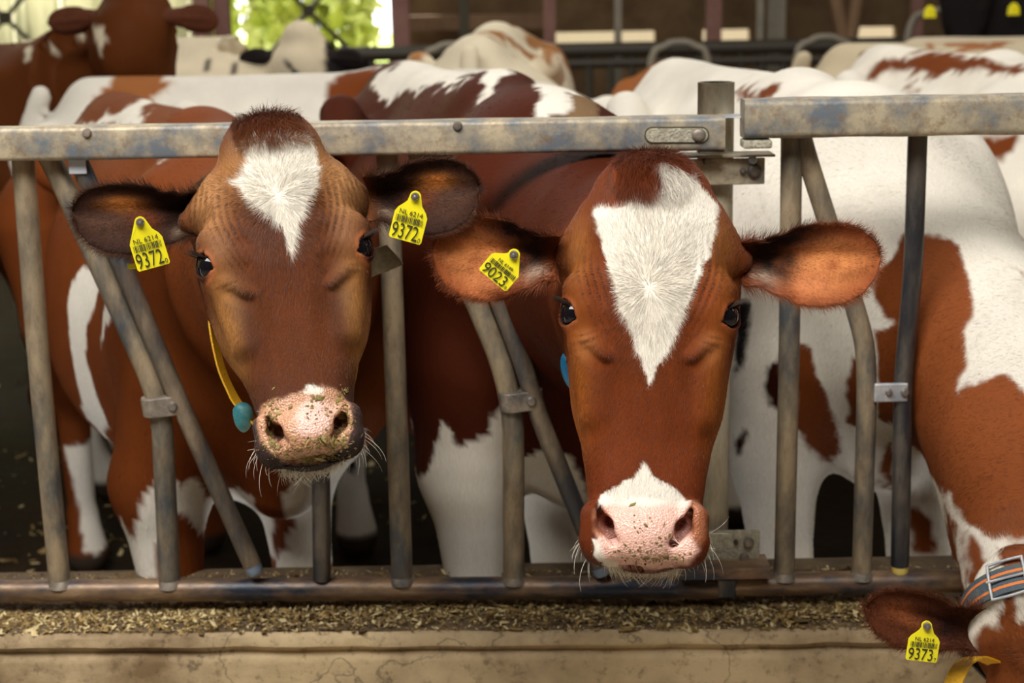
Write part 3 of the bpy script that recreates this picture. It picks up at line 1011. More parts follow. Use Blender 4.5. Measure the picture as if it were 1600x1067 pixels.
# ------------------------------------------------------------------ ear tags
def ear_tag(parent, top, down, facing, size, digits, small, tail, hang=True, clipped=False):
    """yellow two-piece tag: centre of its button, the way it hangs, the way it faces"""
    d = np.asarray(down, float); d /= np.linalg.norm(d)
    n = np.asarray(facing, float); n = n - d * (n @ d); n /= np.linalg.norm(n)
    u = -d
    x = np.cross(u, n)
    w, h = size
    top = np.asarray(top, float)
    # outline: round eye at the button, neck, sloping shoulders, square foot
    pts = []
    for a in np.linspace(200, -20, 12):
        pts.append((cos(R(a)) * w * .17, sin(R(a)) * w * .17))
    pts += [(w * .20, -h * .12), (w * .28, -h * .19), (w * .43, -h * .30), (w * .50, -h * .40), (w * .50, -h * .93), (w * .46, -h * .97)]
    pts += [(-w * .46, -h * .97), (-w * .50, -h * .93), (-w * .50, -h * .40), (-w * .43, -h * .30), (-w * .28, -h * .19), (-w * .20, -h * .12)]
    if clipped:
        pts = [(p[0], p[1]) for p in pts]
    nn = len(pts)
    V = []
    for dz in (0, -.0016):
        for (a, b_) in pts:
            bend = -.10 * (a / w) ** 2 * w
            V.append(top + x * a + u * b_ + n * (dz + bend))
    # finer inside so that the bend shows: fan of strips is enough for a thin tag
    bm = bmesh.new()
    vs = [bm.verts.new(v) for v in V]
    bm.faces.new(vs[:nn]); bm.faces.new(vs[nn:][::-1])
    for i in range(nn):
        j = (i + 1) % nn
        bm.faces.new((vs[j], vs[i], vs[nn + i], vs[nn + j]))
    bmesh.ops.triangulate(bm, faces=[f for f in bm.faces if len(f.verts) > 4])
    bmesh.ops.recalc_face_normals(bm, faces=bm.faces)
    me = bpy.data.meshes.new('ear_tag'); bm.to_mesh(me); bm.free()
    tg = link('ear_tag', me, M['tag'], parent)
    tg['label'] = 'yellow plastic ear tag printed with %s' % digits
    Mt = Matrix(((x[0], u[0], n[0]), (x[1], u[1], n[1]), (x[2], u[2], n[2])))

    def text(body, cx, cy, sz, sx, name):
        c = bpy.data.curves.new(name, 'FONT')
        c.body = body; c.size = sz; c.align_x = 'CENTER'; c.align_y = 'CENTER'; c.extrude = .00015
        tmp = bpy.data.objects.new(name, c); col.objects.link(tmp)
        me_ = bpy.data.meshes.new_from_object(tmp.evaluated_get(bpy.context.evaluated_depsgraph_get()))
        bpy.data.objects.remove(tmp); bpy.data.curves.remove(c)
        o = bpy.data.objects.new(name, me_); col.objects.link(o)
        me_.materials.clear(); me_.materials.append(M['ink'])
        q = top + x * cx + u * cy + n * .0006
        o.matrix_world = Matrix.Translation(Vector(q)) @ Mt.to_4x4() @ Matrix.Diagonal((sx, 1, 1, 1))
        mw = o.matrix_world.copy()
        o.parent = tg
        o.matrix_parent_inverse = Matrix.Translation(-parent_loc(tg))
        o.matrix_basis = mw
        return o
    text(digits, -w * .05, -h * .79, h * .45, .92 * w / h, 'tag_number')
    text(tail, w * .415, -h * .89, h * .14, .9, 'check_digit')
    text(small, 0, -h * .37, h * .145, 1.0, 'tag_country_code')
    bm = bmesh.new()
    rr = random.Random(3)
    xx = -w * .42
    while xx < w * .42:
        bw = rr.choice([.0006, .0009, .0014])
        q = [top + x * a + u * b_ + n * .0005 for a, b_ in ((xx, -h * .445), (xx + bw, -h * .445), (xx + bw, -h * .585), (xx, -h * .585))]
        q2 = [p + n * .0002 for p in q]
        a = [bm.verts.new(p) for p in q]; b = [bm.verts.new(p) for p in q2]
        bm.faces.new(b)
        for i in range(4): bm.faces.new((a[i], a[(i + 1) % 4], b[(i + 1) % 4], b[i]))
        xx += bw + rr.choice([.0006, .001, .0013])
    me = bpy.data.meshes.new('barcode'); bm.to_mesh(me); bm.free()
    link('barcode', me, M['ink'], tg)
    tube('tag_button', [top - n * .004, top + n * .003, top + n * .0055, top + n * .006, top + n * .0045, top + n * .007, top + n * .0078],
         [w * .125, w * .125, w * .11, w * .07, w * .06, w * .05, .0005], M['metal_pin'], tg, n=18, frames=x)
    return tg


# ------------------------------------------------------------------ the barn shell
m = bpy.data.materials.new('slatted_floor')
t, N, L, b = nt(m)
tc = N.new('ShaderNodeTexCoord')
nz = N.new('ShaderNodeTexNoise'); nz.inputs['Scale'].default_value = 3.5; nz.inputs['Detail'].default_value = 10; nz.inputs['Roughness'].default_value = .7; b.inputs['Specular IOR Level'].default_value = .05
L.new(tc.outputs['Object'], nz.inputs[0])
r = N.new('ShaderNodeValToRGB'); r.color_ramp.elements[0].position = .35; r.color_ramp.elements[0].color = (.012, .008, .005, 1)
r.color_ramp.elements[1].position = .75; r.color_ramp.elements[1].color = (.045, .028, .015, 1)
L.new(nz.outputs[0], r.inputs[0]); L.new(r.outputs[0], b.inputs['Base Color'])
rr = N.new('ShaderNodeMapRange'); rr.inputs[3].default_value = .3; rr.inputs[4].default_value = .9
L.new(nz.outputs[0], rr.inputs[0]); L.new(rr.outputs[0], b.inputs['Roughness'])
bp = N.new('ShaderNodeBump'); bp.inputs['Strength'].default_value = .8; bp.inputs['Distance'].default_value = .03
L.new(nz.outputs[0], bp.inputs['Height']); L.new(bp.outputs[0], b.inputs['Normal'])
M['floor'] = m
M['alley'] = mat_plain('alley_concrete', (.30, .25, .18), .8, bump=.4, c2=(.42, .36, .27), vscale=3)
M['wall'] = mat_plain('dark_brown_boards', (.13, .075, .035), .9, c2=(.23, .145, .07), vscale=2.2)
M['beam'] = mat_plain('tan_beam', (.22, .125, .065), .8, c2=(.30, .18, .10), vscale=3)
M['post_pink'] = mat_plain('reddish_steel_post', (.21, .085, .065), .6, c2=(.27, .13, .10), vscale=5)
M['post_grey'] = mat_plain('grey_steel_post', (.19, .17, .13), .6, c2=(.26, .22, .16), vscale=5)
M['post_dark'] = mat_plain('dark_wood_post', (.05, .04, .018), .7)
M['roof'] = mat_plain('roof_sheet', (.16, .13, .10), .8)
M['far_steel'] = mat_plain('far_rail_steel', (.045, .035, .022), .6)
M['curtain'] = mat_plain('pale_curtain', (.80, .76, .55), .7, c2=(.72, .60, .28), vscale=3)
M['grass'] = mat_plain('meadow', (.40, .52, .08), .9, c2=(.55, .60, .15), vscale=.6)
M['leaf'] = mat_plain('hedge_leaves', (.52, .60, .12), .7, c2=(.72, .72, .28), vscale=1.5)
M['whitewall'] = mat_plain('white_render', (.86, .78, .76), .8)
M['red'] = mat_plain('red_paint', (.6, .06, .04), .5)

s_ = lambda o: tag(o, kind='structure')
s_(bevel_box('floor', (-9, 3.25, -.2), (9, 13.2, 0), M['floor'], bev=0))
# slat gaps in the pen floor
for i in range(0): pass
s_(bevel_box('floor', (-9, -5, .02), (9, 2.66, .10), M['alley'], bev=0))
s_(bevel_box('shade_wall_left', (-9.1, -5, 0), (-9, 13.2, 4.7), M['wall'], bev=0))  # unseen side wall added to darken the lower bodies
s_(bevel_box('shade_wall_right', (9, -5, 0), (9.1, 13.2, 4.7), M['wall'], bev=0))  # its unseen counterpart, added to stop light from the right side
s_(bevel_box('shade_wall_front', (-9, -5.1, 0), (9, -5, 4.7), M['wall'], bev=0))  # unseen wall behind the camera, added to cut the front light
s_(bevel_box('ceiling', (-9, -5, 4.6), (9, 13.2, 4.7), M['roof'], bev=0))  # unseen roof, closed all along to keep the sky's light out

# ---- concrete feed kerb
m = bpy.data.materials.new('feed_kerb_concrete')
t, N, L, b = nt(m)
tc = N.new('ShaderNodeTexCoord')
n1 = N.new('ShaderNodeTexNoise'); n1.inputs['Scale'].default_value = 3.2; n1.inputs['Detail'].default_value = 10; n1.inputs['Roughness'].default_value = .62
L.new(tc.outputs['Object'], n1.inputs[0])
r = N.new('ShaderNodeValToRGB')
e = r.color_ramp.elements
e[0].position = .36; e[0].color = (.19, .12, .055, 1); e[1].position = .66; e[1].color = (.62, .47, .27, 1)
k = e.new(.5); k.color = (.42, .31, .175, 1)
L.new(n1.outputs[0], r.inputs[0])
n2 = N.new('ShaderNodeTexNoise'); n2.inputs['Scale'].default_value = 38; n2.inputs['Detail'].default_value = 8; n2.inputs['Roughness'].default_value = .7
L.new(tc.outputs['Object'], n2.inputs[0])
r2 = N.new('ShaderNodeValToRGB'); r2.color_ramp.elements[0].position = .30; r2.color_ramp.elements[0].color = (.25, .2, .15, 1); r2.color_ramp.elements[1].position = .46; r2.color_ramp.elements[1].color = (1, 1, 1, 1)
L.new(n2.outputs[0], r2.inputs[0])
mx = N.new('ShaderNodeMix'); mx.data_type = 'RGBA'; mx.blend_type = 'MULTIPLY'; mx.inputs[0].default_value = .75
L.new(r.outputs[0], mx.inputs[6]); L.new(r2.outputs[0], mx.inputs[7])
vo = N.new('ShaderNodeTexVoronoi'); vo.feature = 'DISTANCE_TO_EDGE'; vo.inputs['Scale'].default_value = 1.9
nw = N.new('ShaderNodeTexNoise'); nw.inputs['Scale'].default_value = 5; nw.inputs['Detail'].default_value = 6
L.new(tc.outputs['Object'], nw.inputs[0])
va = N.new('ShaderNodeMix'); va.data_type = 'VECTOR'; va.inputs[0].default_value = .35
L.new(tc.outputs['Object'], va.inputs[4]); L.new(nw.outputs['Color'], va.inputs[5])
L.new(va.outputs[1], vo.inputs['Vector'])
cr = N.new('ShaderNodeMapRange'); cr.inputs[1].default_value = 0; cr.inputs[2].default_value = .006; cr.inputs[3].default_value = .45; cr.inputs[4].default_value = 1
L.new(vo.outputs['Distance'], cr.inputs[0])
mx2 = N.new('ShaderNodeMix'); mx2.data_type = 'RGBA'; mx2.blend_type = 'MULTIPLY'; mx2.inputs[0].default_value = 1
L.new(mx.outputs[2], mx2.inputs[6]); L.new(cr.outputs[0], mx2.inputs[7])
L.new(mx2.outputs[2], b.inputs['Base Color'])
b.inputs['Roughness'].default_value = .75
bp = N.new('ShaderNodeBump'); bp.inputs['Strength'].default_value = .6; bp.inputs['Distance'].default_value = .006
L.new(n2.outputs[0], bp.inputs['Height']); L.new(bp.outputs[0], b.inputs['Normal'])
M['kerb'] = m

kt = atf(800, 945)[2] - .012            # top of the ledge under the pipe
KT = float(kt)
FK = 2.672
sec = [(FK, .10), (FK, KT - .060), (FK + .002, KT - .048), (FK + .014, KT - .040), (FK + .010, KT - .030), (FK - .004, KT - .024), (FK - .002, KT - .008), (FK + .010, KT), (3.0, KT + .004), (3.05, KT - .01), (3.06, 0)]
nx = 260
V = []; F = []
xs = np.linspace(-4.5, 4.5, nx)
for i, x in enumerate(xs):
    for (y, z) in sec:
        V.append((x, y, z))
V = np.array(V)
edge = (V[:, 2] > KT - .08) & (V[:, 1] < 2.7)
V[edge, 1] += .006 * fbm(V[edge], 14, 3); V[edge, 2] += .004 * fbm(V[edge], 20, 5)
V[:, 1] -= V[:, 0] * .028 * (V[:, 1] < 3)
ns_ = len(sec)
for i in range(nx - 1):
    for j in range(ns_ - 1):
        a = i * ns_ + j; F.append((a, a + ns_, a + ns_ + 1, a + 1))
me = mesh_np('feed_kerb', V, F, True)
kerb = link('trim_1', me, M['kerb'])
crease(kerb, 50)
M['dirty'] = mat_plain('dirty_kerb_top', (.075, .045, .02), .85, bump=.7, bscale=90, c2=(.16, .11, .06), vscale=9)
me.materials.append(M['dirty'])
for p_ in me.polygons:
    if p_.index % (ns_ - 1) in (7, 8): p_.material_index = 1
tag(kerb, kind='structure')

# ------------------------------------------------------------------ feed spilled along the kerb
M['feed'] = mat_plain('chopped_feed', (.42, .28, .09), .7, c2=(.15, .09, .03), vscale=60)
M['feed_dark'] = mat_plain('damp_feed', (.14, .085, .03), .7)
M['feed_pale'] = mat_plain('pale_maize_bits', (.66, .53, .27), .6)
M['feed_green'] = mat_plain('green_silage', (.11, .09, .015), .7, c2=(.26, .19, .05), vscale=300)


def flakes(name, P, Nn, size, mat, seed, up=.5, parent=None, mats=None):
    """little bent chips lying on a surface, every one a closed sliver"""
    rg = np.random.default_rng(seed)
    n = len(P)
    a = rg.normal(0, 1, (n, 3)); a -= Nn * (a * Nn).sum(1)[:, None] * (1 - up * .6); a /= np.linalg.norm(a, axis=1)[:, None]
    b = np.cross(Nn, a); b /= np.linalg.norm(b, axis=1)[:, None] + 1e-9
    c = np.cross(a, b)
    l = size * rg.lognormal(0, .5, n); w = l * rg.uniform(.15, .8, n); h = l * .08 + .0004
    base = np.array([[-1, 0, 0], [-.3, 1, .2], [1, .3, .0], [.4, -1, .1], [-.2, .1, 1.2], [0, 0, -.8]])
    T = [(0, 3, 4), (3, 2, 4), (2, 1, 4), (1, 0, 4), (3, 0, 5), (2, 3, 5), (1, 2, 5), (0, 1, 5)]
    V = (P[:, None] + a[:, None] * (base[None, :, 0:1] * l[:, None, None]) + b[:, None] * (base[None, :, 1:2] * w[:, None, None]) + c[:, None] * (base[None, :, 2:3] * h[:, None, None] + .0)).reshape(-1, 3)
    F = (np.array(T)[None] + 6 * np.arange(n)[:, None, None]).reshape(-1, 3)
    me = bpy.data.meshes.new(name); me.from_pydata(V.tolist(), [], F.tolist()); me.update()
    o = link(name, me, mat, parent)
    if mats:
        for x in mats: me.materials.append(x)
        mi = np.repeat(rg.integers(0, len(mats) + 1, n), 8)
        me.polygons.foreach_set('material_index', mi.astype(np.int32))
    o['kind'] = 'stuff'
    return o


nf = 22000
x = rng.uniform(-1.35, 1.25, nf)
dens = .5 + .5 * np.clip(vnoise(np.stack([x * 3, x * 0, x * 0], 1), 1, 4), -1, 1)
y = np.where(rng.random(nf) < .35, FK + .02 + rng.random(nf) * .28, 2.80 - np.abs(rng.normal(0, .06, nf)))
y = np.clip(y, FK + .004 + .012 * rng.random(nf), 2.97) - x * .028
P = np.stack([x, y, KT + .002 + rng.random(nf) * .014 * dens * sstep(FK, FK + .03, y)], 1)
fl = flakes('chopped_feed', P, np.tile([0, 0, 1.], (nf, 1)), .0040, M['feed'], 5, up=.9, mats=[M['feed_pale'], M['feed'], M['feed_dark']])
tag(fl, 'chopped straw coloured feed scattered along the concrete ledge', 'feed')

n_ = 2600
P = np.stack([rng.uniform(-2.4, 2.4, n_), 3.15 + rng.gamma(1.6, 1.1, n_), np.full(n_, .004)], 1)
P = P[(vnoise(P, 2.2, 6) > .0) & (P[:, 1] < 9)]
lt = flakes('straw_litter', P, np.tile([0, 0, 1.], (len(P), 1)), .013, M['feed'], 6, up=.9, mats=[M['feed_pale'], M['feed']])
tag(lt, 'straw and feed litter trodden on the dark pen floor', 'litter')

# ------------------------------------------------------------------ feed fence
TR = .0205


def A(px, py, dy=0.): return atf(px, py, dy)


fence = empty('feed_fence', tuple(atf(560, 920) * [1, 1, 0]))
tag(fence, 'left galvanised self-locking feed fence with slotted rail end, holding two cows', 'feed fence')
# top rail: square tube between its two edges in the picture


def square_rail(name, L0, L1, H0, H1, dep, mat, parent, r=.009):
    """hollow-section rail; L* mid points at both ends, H* their heights"""
    V = []; F = []
    secs = []
    for h in (H0, H1):
        q = []
        for (sx, sz) in ((1, 1), (-1, 1), (-1, -1), (1, -1)):
            for k in range(5):
                a0 = {(1, 1): 0, (-1, 1): 90, (-1, -1): 180, (1, -1): 270}[(sx, sz)] + k * 22.5
                q.append((sx * (dep / 2 - r) + r * cos(R(a0)), sz * (h / 2 - r) + r * sin(R(a0))))
        secs.append(q)
    n = len(secs[0])
    steps = 24
    for i in range(steps + 1):
        f = i / steps
        c = L0 * (1 - f) + L1 * f
        for j in range(n):
            y = secs[0][j][0] * (1 - f) + secs[1][j][0] * f
            z = secs[0][j][1] * (1 - f) + secs[1][j][1] * f
            V.append(c + np.array([0, y, z + .0008 * sin(f * 37 + j)]))
    for i in range(steps):
        for j in range(n):
            k = (j + 1) % n
            F.append((i * n + j, i * n + k, (i + 1) * n + k, (i + 1) * n + j))
    F.append(tuple(range(n))[::-1]); F.append(tuple(steps * n + j for j in range(n)))
    o = link(name, mesh_np(name, V, F), mat, parent); crease(o, 50)
    return o


yf = -.03
def rail_ends(x0, t0, b0, x1, t1, b1, dy=yf):
    a, b_ = A(x0, t0, dy), A(x0, b0, dy); c, d = A(x1, t1, dy), A(x1, b1, dy)
    return (a + b_) / 2, (c + d) / 2, a[2] - b_[2], c[2] - d[2]
p0, p1, h0, h1 = rail_ends(0, 198, 250, 1130, 180, 233)
p00 = p0 + (p0 - p1) * .55
toprail = square_rail('top_rail', p00, p1, h0, h1, .055, M['galv'], fence)
RY = yf
for bx, by in ((136, 208), (715, 197)):
    bolt('bolt', A(bx, by, RY - .028), .0075, M['clamp'], fence)
# slot with rust-white filling
sl0, sl1 = A(1020, 211, RY - .0285), A(1095, 211, RY - .0285)
o = tube('slot', [sl0, sl0 * .5 + sl1 * .5, sl1], .0145, M['post_dark'], fence, n=16)
pts = []
ang = np.linspace(0, 2 * pi, 40, endpoint=False)


def slot_plate(name, a, b_, r, mat, depth=.003, parent=None):
    V = []; n = 32
    for dy in (0, depth):
        for k in range(n):
            t_ = 2 * pi * k / n
            c = b_ if cos(t_) > 0 else a
            V.append(np.asarray(c) + np.array([r * cos(t_), dy, r * sin(t_)]))
    F = [tuple(range(n)), tuple(range(n, 2 * n))[::-1]] + [(i, n + i, n + (i + 1) % n, (i + 1) % n) for i in range(n)]
    me = mesh_np(name, V, F, False)
    bm = bmesh.new(); bm.from_mesh(me); bmesh.ops.recalc_face_normals(bm, faces=bm.faces); bm.to_mesh(me); bm.free()
    return link(name, me, mat, parent)


bpy.data.objects.remove(o)
slot_plate('slot', sl0 - [0, .0005, 0], sl1 - [0, .0005, 0], .0148, M['post_dark'], .004, fence)
M['slotfill'] = mat_plain('flaking_white_rust', (.50, .47, .36), .8, bump=1, bscale=220, c2=(.30, .27, .20), vscale=90)
slot_plate('slot_filling', sl0 - [0, .0022, 0], sl1 - [0, .0022, 0], .0122, M['slotfill'], .004, fence)['label'] = 'pale flaking metal seen in the slot'
bolt('bolt', sl1 + np.array([-.004, -.002, 0]), .011, M['clamp'], fence)

# lower pipe
a, b_ = A(0, 923), A(1120, 917)
a0 = a + (a - b_) * .6
tube('bottom_pipe', [a0 + (b_ - a0) * t for t in np.linspace(0, 1, 12)], .0225, M['lower'], fence, n=24)
LOWZ = lambda px: 0
# uprights and bent tubes
def up(name, ctrl, mat=M['tube'], r=TR, dy=0., parent=fence, bend=.10):
    return tube(name, smooth_path([A(x, y, dy) for x, y in ctrl], bend), r, mat, parent, n=20)
up('upright', [(35, 235), (60, 560), (95, 925)])
up('bent_upright', [(72, 235), (100, 290), (235, 590), (253, 650), (266, 925)], bend=.05)
up('upright', [(604, 225), (617, 560), (629, 925)])
up('bent_upright', [(650, 225), (672, 300), (785, 570), (802, 650), (803, 925)], bend=.05)
# welds
for x, y in ((95, 905), (266, 905), (629, 900), (803, 899)):
    p = A(x, y + 4)
    tube('weld', [p + np.array([0, 0, .006]), p, p - np.array([0, 0, .008])], [TR * 1.02, TR * 1.18, TR * 1.32], M['clamp'], fence, n=20)


def clamp_bar(parent, bar_pts, clampc, uprc, cap_mat, mat, tipcap=None, r=.0185, dy=-.012, capcol='blue grey', caplen=.020):
    bar = up('locking_bar', bar_pts, mat, r, dy, parent, bend=.04)
    P0, P1 = A(*bar_pts[-1], dy), A(*bar_pts[-2], dy)
    d = (P0 - P1) / np.linalg.norm(P0 - P1)
    cp = tube('end_cap', [P0 - d * .004, P0 + d * caplen * .7, P0 + d * caplen * .95, P0 + d * caplen], [r * .97, r * .90, r * .8, r * .5], cap_mat, bar, n=18)
    cp['label'] = capcol + ' plastic end cap'
    return bar


def clamp(parent, c_up, c_bar, hgt, mat, dy=-.006):
    """steel strap folded round the upright and pinned through the locking bar"""
    a, b_ = A(*c_up, dy), A(*c_bar, dy)
    rr = TR + .006
    ex = (b_ - a); Lc = np.linalg.norm(ex); ex /= Lc
    ez = np.array([0, 0, 1.]); ez = ez - ex * (ez @ ex); ez /= np.linalg.norm(ez)
    ey = np.cross(ez, ex)
    out = []
    for k in range(13):                          # round the upright
        t_ = R(90 + 180 * k / 12)
        out.append((rr * cos(t_), rr * sin(t_)))
    for k in range(13):
        t_ = R(-90 + 180 * k / 12)
        out.append((Lc + rr * .85 * cos(t_), rr * .85 * sin(t_)))
    n = len(out); V = []
    hh = hgt / 2
    for z in (-hh, -hh * .9, hh * .9, hh):
        sh = 1 if abs(z) < hh else .97
        for (x_, y_) in out:
            V.append(a + ex * (Lc / 2 + (x_ - Lc / 2) * sh) + ey * y_ * sh + ez * z)
    F = []
    for l_ in range(3):
        for i in range(n):
            j = (i + 1) % n
            F.append((l_ * n + i, l_ * n + j, (l_ + 1) * n + j, (l_ + 1) * n + i))
    F.append(tuple(range(n))[::-1]); F.append(tuple(3 * n + j for j in range(n)))
    o = link('pivot_clamp', mesh_np('pivot_clamp', V, F, False), mat, parent)
    bolt('pivot_pin', b_ + np.array([0, -rr * .85, 0]), .0085, M['metal_pin'], o, h=.007)
    return o


clamp_bar(fence, [(117, 238), (140, 290), (262, 585), (290, 650), (394, 882)], None, None, M['blue_cap'], M['swing'], r=.0175)
clamp(fence, (244, 633), (274, 630), .036, M['clamp'])
clamp_bar(fence, [(683, 226), (712, 290), (818, 570), (842, 650), (936, 884)], None, None, M['blue_cap'], M['swing'], r=.0175)
clamp(fence, (802, 625), (830, 622), .036, M['clamp'])
up('locking_bar', [(488, 250), (500, 560), (503, 905)], M['dark_tube'], .0175, -.004)
M['clear'] = mat_plain('clear_film', (.55, .6, .68), .08, spec=.8)
for x0 in (120, 693):
    a = A(x0 - 8, 247, -.034); 
    o = bevel_box('film_label', A(x0 - 12, 272, -.035), A(x0 + 14, 246, -.031), M['clear'], fence, bev=.001)

# right section
gate = empty('feed_fence', tuple(atf(1350, 910) * [1, 1, 0]))
tag(gate, 'right galvanised feed fence section with the yellow-tipped dark locking bar', 'feed fence')
p0, p1, h0, h1 = rail_ends(1160, 154, 215, 1600, 146, 209, -.045)
square_rail('top_rail', p0, p1 + (p1 - p0) * 1.2, h0, h1, .06, M['galv'], gate, r=.012)
a, b_ = A(1147, 913), A(1478, 908)
tube('bottom_pipe', [a + (b_ - a) * t for t in np.linspace(0, 2.6, 14)], .0225, M['lower'], gate, n=24)
up('upright', [(1237, 205), (1233, 560), (1225, 912)], parent=gate, r=.0195)
up('bent_upright', [(1250, 205), (1262, 250), (1340, 490), (1356, 560), (1346, 912)], parent=gate, bend=.12, r=.0185)
for x, y in ((1225, 893), (1346, 892)):
    p = A(x, y + 4)
    tube('weld', [p + np.array([0, 0, .006]), p, p - np.array([0, 0, .008])], [TR * 1.0, TR * 1.15, TR * 1.3], M['clamp'], gate, n=20)
clamp_bar(gate, [(1434, 205), (1427, 420), (1411, 600), (1406, 883)], None, None, M['yellow_cap'], M['dark_tube'], r=.0175, capcol='pale yellow', caplen=.016, dy=0.)
# zinc bracket between the bent upright and the locking bar
o = bevel_box('pivot_clamp', A(1366, 629, -.022), A(1418, 597, -.012), M['zinc'], gate, bev=.003)
o['label'] = 'bright zinc bracket'
bolt('pivot_pin', A(1389, 613, -.022), .006, M['metal_pin'], o)
bolt('pivot_pin', A(1414, 613, -.022), .007, M['metal_pin'], o)
# neighbouring uprights beyond the frame, one each side
up('upright', [(-60, 240), (-30, 925)])
up('upright', [(1690, 205), (1670, 912)], parent=gate)

# round post with its hinge plates
post = empty('steel_post', tuple(atf(1125, 920, .07) * [1, 1, 0]))
tag(post, 'round hollow steel post with hinge plates between the two fence sections', 'post')
PY = .062
pt = A(1119, 128, PY); rp = .0335
pts = [np.array([pt[0] - .0, pt[1], z]) for z in (pt[2] + .0, pt[2] - .2, 1.0, .5, .05)]
V, F = sweep(pts, rp, 32, caps=False)
V2, F2 = sweep([pts[0], pts[0] - np.array([0, 0, .15])], rp - .004, 32, caps=False)
nV = len(V)
F = F + [tuple(nV + i for i in f)[::-1] for f in F2]
F += [(i, (i + 1) % 32, nV + (i + 1) % 32, nV + i) for i in range(32)]
F.append(tuple(nV + 32 + i for i in range(32)))
M['post'] = mat_steel('weathered_post', [(.30, .27, .20), (.46, .40, .28), (.58, .52, .40), (.24, .15, .07)], .6, .1, (1, 1, .3), 10)
link('post_tube', mesh_np('post_tube', np.concatenate([V, V2]), F), M['post'], post)
bevel_box('hinge_plate', A(1048, 244, -.02), A(1202, 239, .05) + np.array([0, 0, .0]), M['galv'], post, bev=.001)
o = bevel_box('hinge_bracket', A(1075, 290, -.004), A(1195, 246, .004), M['galv'], post, bev=.002)
bolt('bolt', A(1179, 267, -.006), .0115, M['clamp'], o); bolt('bolt', A(1161, 267, -.006), .005, M['clamp'], o)
bolt('bolt', A(1105, 252, -.012), .007, M['clamp'], o); bolt('bolt', A(1176, 250, -.012), .007, M['zinc'], o)
bevel_box('spacer_plate', A(1130, 185, -.03), A(1160, 177, .05), M['zinc'], post, bev=.001)
bevel_box('rail_foot', A(1162, 233, -.07), A(1200, 214, -.02), M['slotfill'], post, bev=.004)
bevel_box('rail_foot', A(1092, 241, -.05), A(1130, 231, -.01), M['galv'], post, bev=.003)
# flange at its foot
fl_ = bevel_box('flange', A(1050, 884, .0), A(1187, 826, .012), M['slotfill'], post, bev=.006)
bevel_box('flange_foot', A(1060, 890, -.05), A(1195, 882, .03), M['lower'], post, bev=.002)
bolt('bolt', A(1170, 848, 0), .009, M['clamp'], fl_); bolt('bolt', A(1150, 847, 0), .004, M['post_dark'], fl_); bolt('bolt', A(1163, 871, 0), .008, M['clamp'], fl_)
o = bevel_box('pipe_joint', A(1121, 936, -.024), A(1146, 890, .024), M['dark_tube'], post, bev=.004)

# ------------------------------------------------------------------ cows at the fence
SPECS = {}
RT_FRAME = frame
# --- left cow
OA = at(446, 398, 2.10)
cowA = Cow('A', -.615, 3.35, 25, 1.0, frame(OA, R(8), R(26), R(4.6)), hs=.975, hp=dict(dn=.85, up=.97, mw=.90, poll=.22),
           neck_mid=(-.44, 2.86, 1.20), legs=(.065, -.235), legx=(.52, .58), wid=.90, sh=.185)
OB = at(1014, 492, 2.10)
cowB = Cow('B', .04, 3.32, 16, 1.05, frame(OB, R(-5.5), R(21), R(-1.0)), hs=1.0, hp=dict(dn=1.0, up=1.02, mw=1.06),
           neck_mid=(.17, 2.86, 1.20), legs=(.01, -.195), legx=(.50, .60), wid=.90)


def level_fns(cow):
    def l1(P, pad=0.):
        h = cow.w2h(P)
        return (np.abs(h[:, 0]) < .17 + pad) & (h[:, 1] > -.40 - pad) & (h[:, 1] < .26 + pad) & (h[:, 2] > -.22 - pad) & (h[:, 2] < .08)

    def l2(P, pad=0.):
        h = head_warp(cow.w2h(P), cow.hp); a = np.abs(h[:, 0])
        eye = np.linalg.norm(np.stack([a, h[:, 1], h[:, 2]], 1) - EYE, axis=1) < .048 + pad
        mz = (h[:, 1] < -.25 + pad) & (h[:, 2] > -.10 - pad)
        return l1(P, pad) & (eye | mz | ((h[:, 1] < .11) & (h[:, 2] > -.06)))

    def l3(P, pad=0.):
        h = head_warp(cow.w2h(P), cow.hp); a = np.abs(h[:, 0])
        eye = np.linalg.norm(np.stack([a, h[:, 1], h[:, 2]], 1) - EYE, axis=1) < .030 + pad
        nos = (np.abs(a - .047) < .024 + pad) & (np.abs(h[:, 1] + .298) < .035 + pad) & (h[:, 2] > -.06)
        return l1(P, pad) & (eye | nos)
    return [l1, l2, l3]


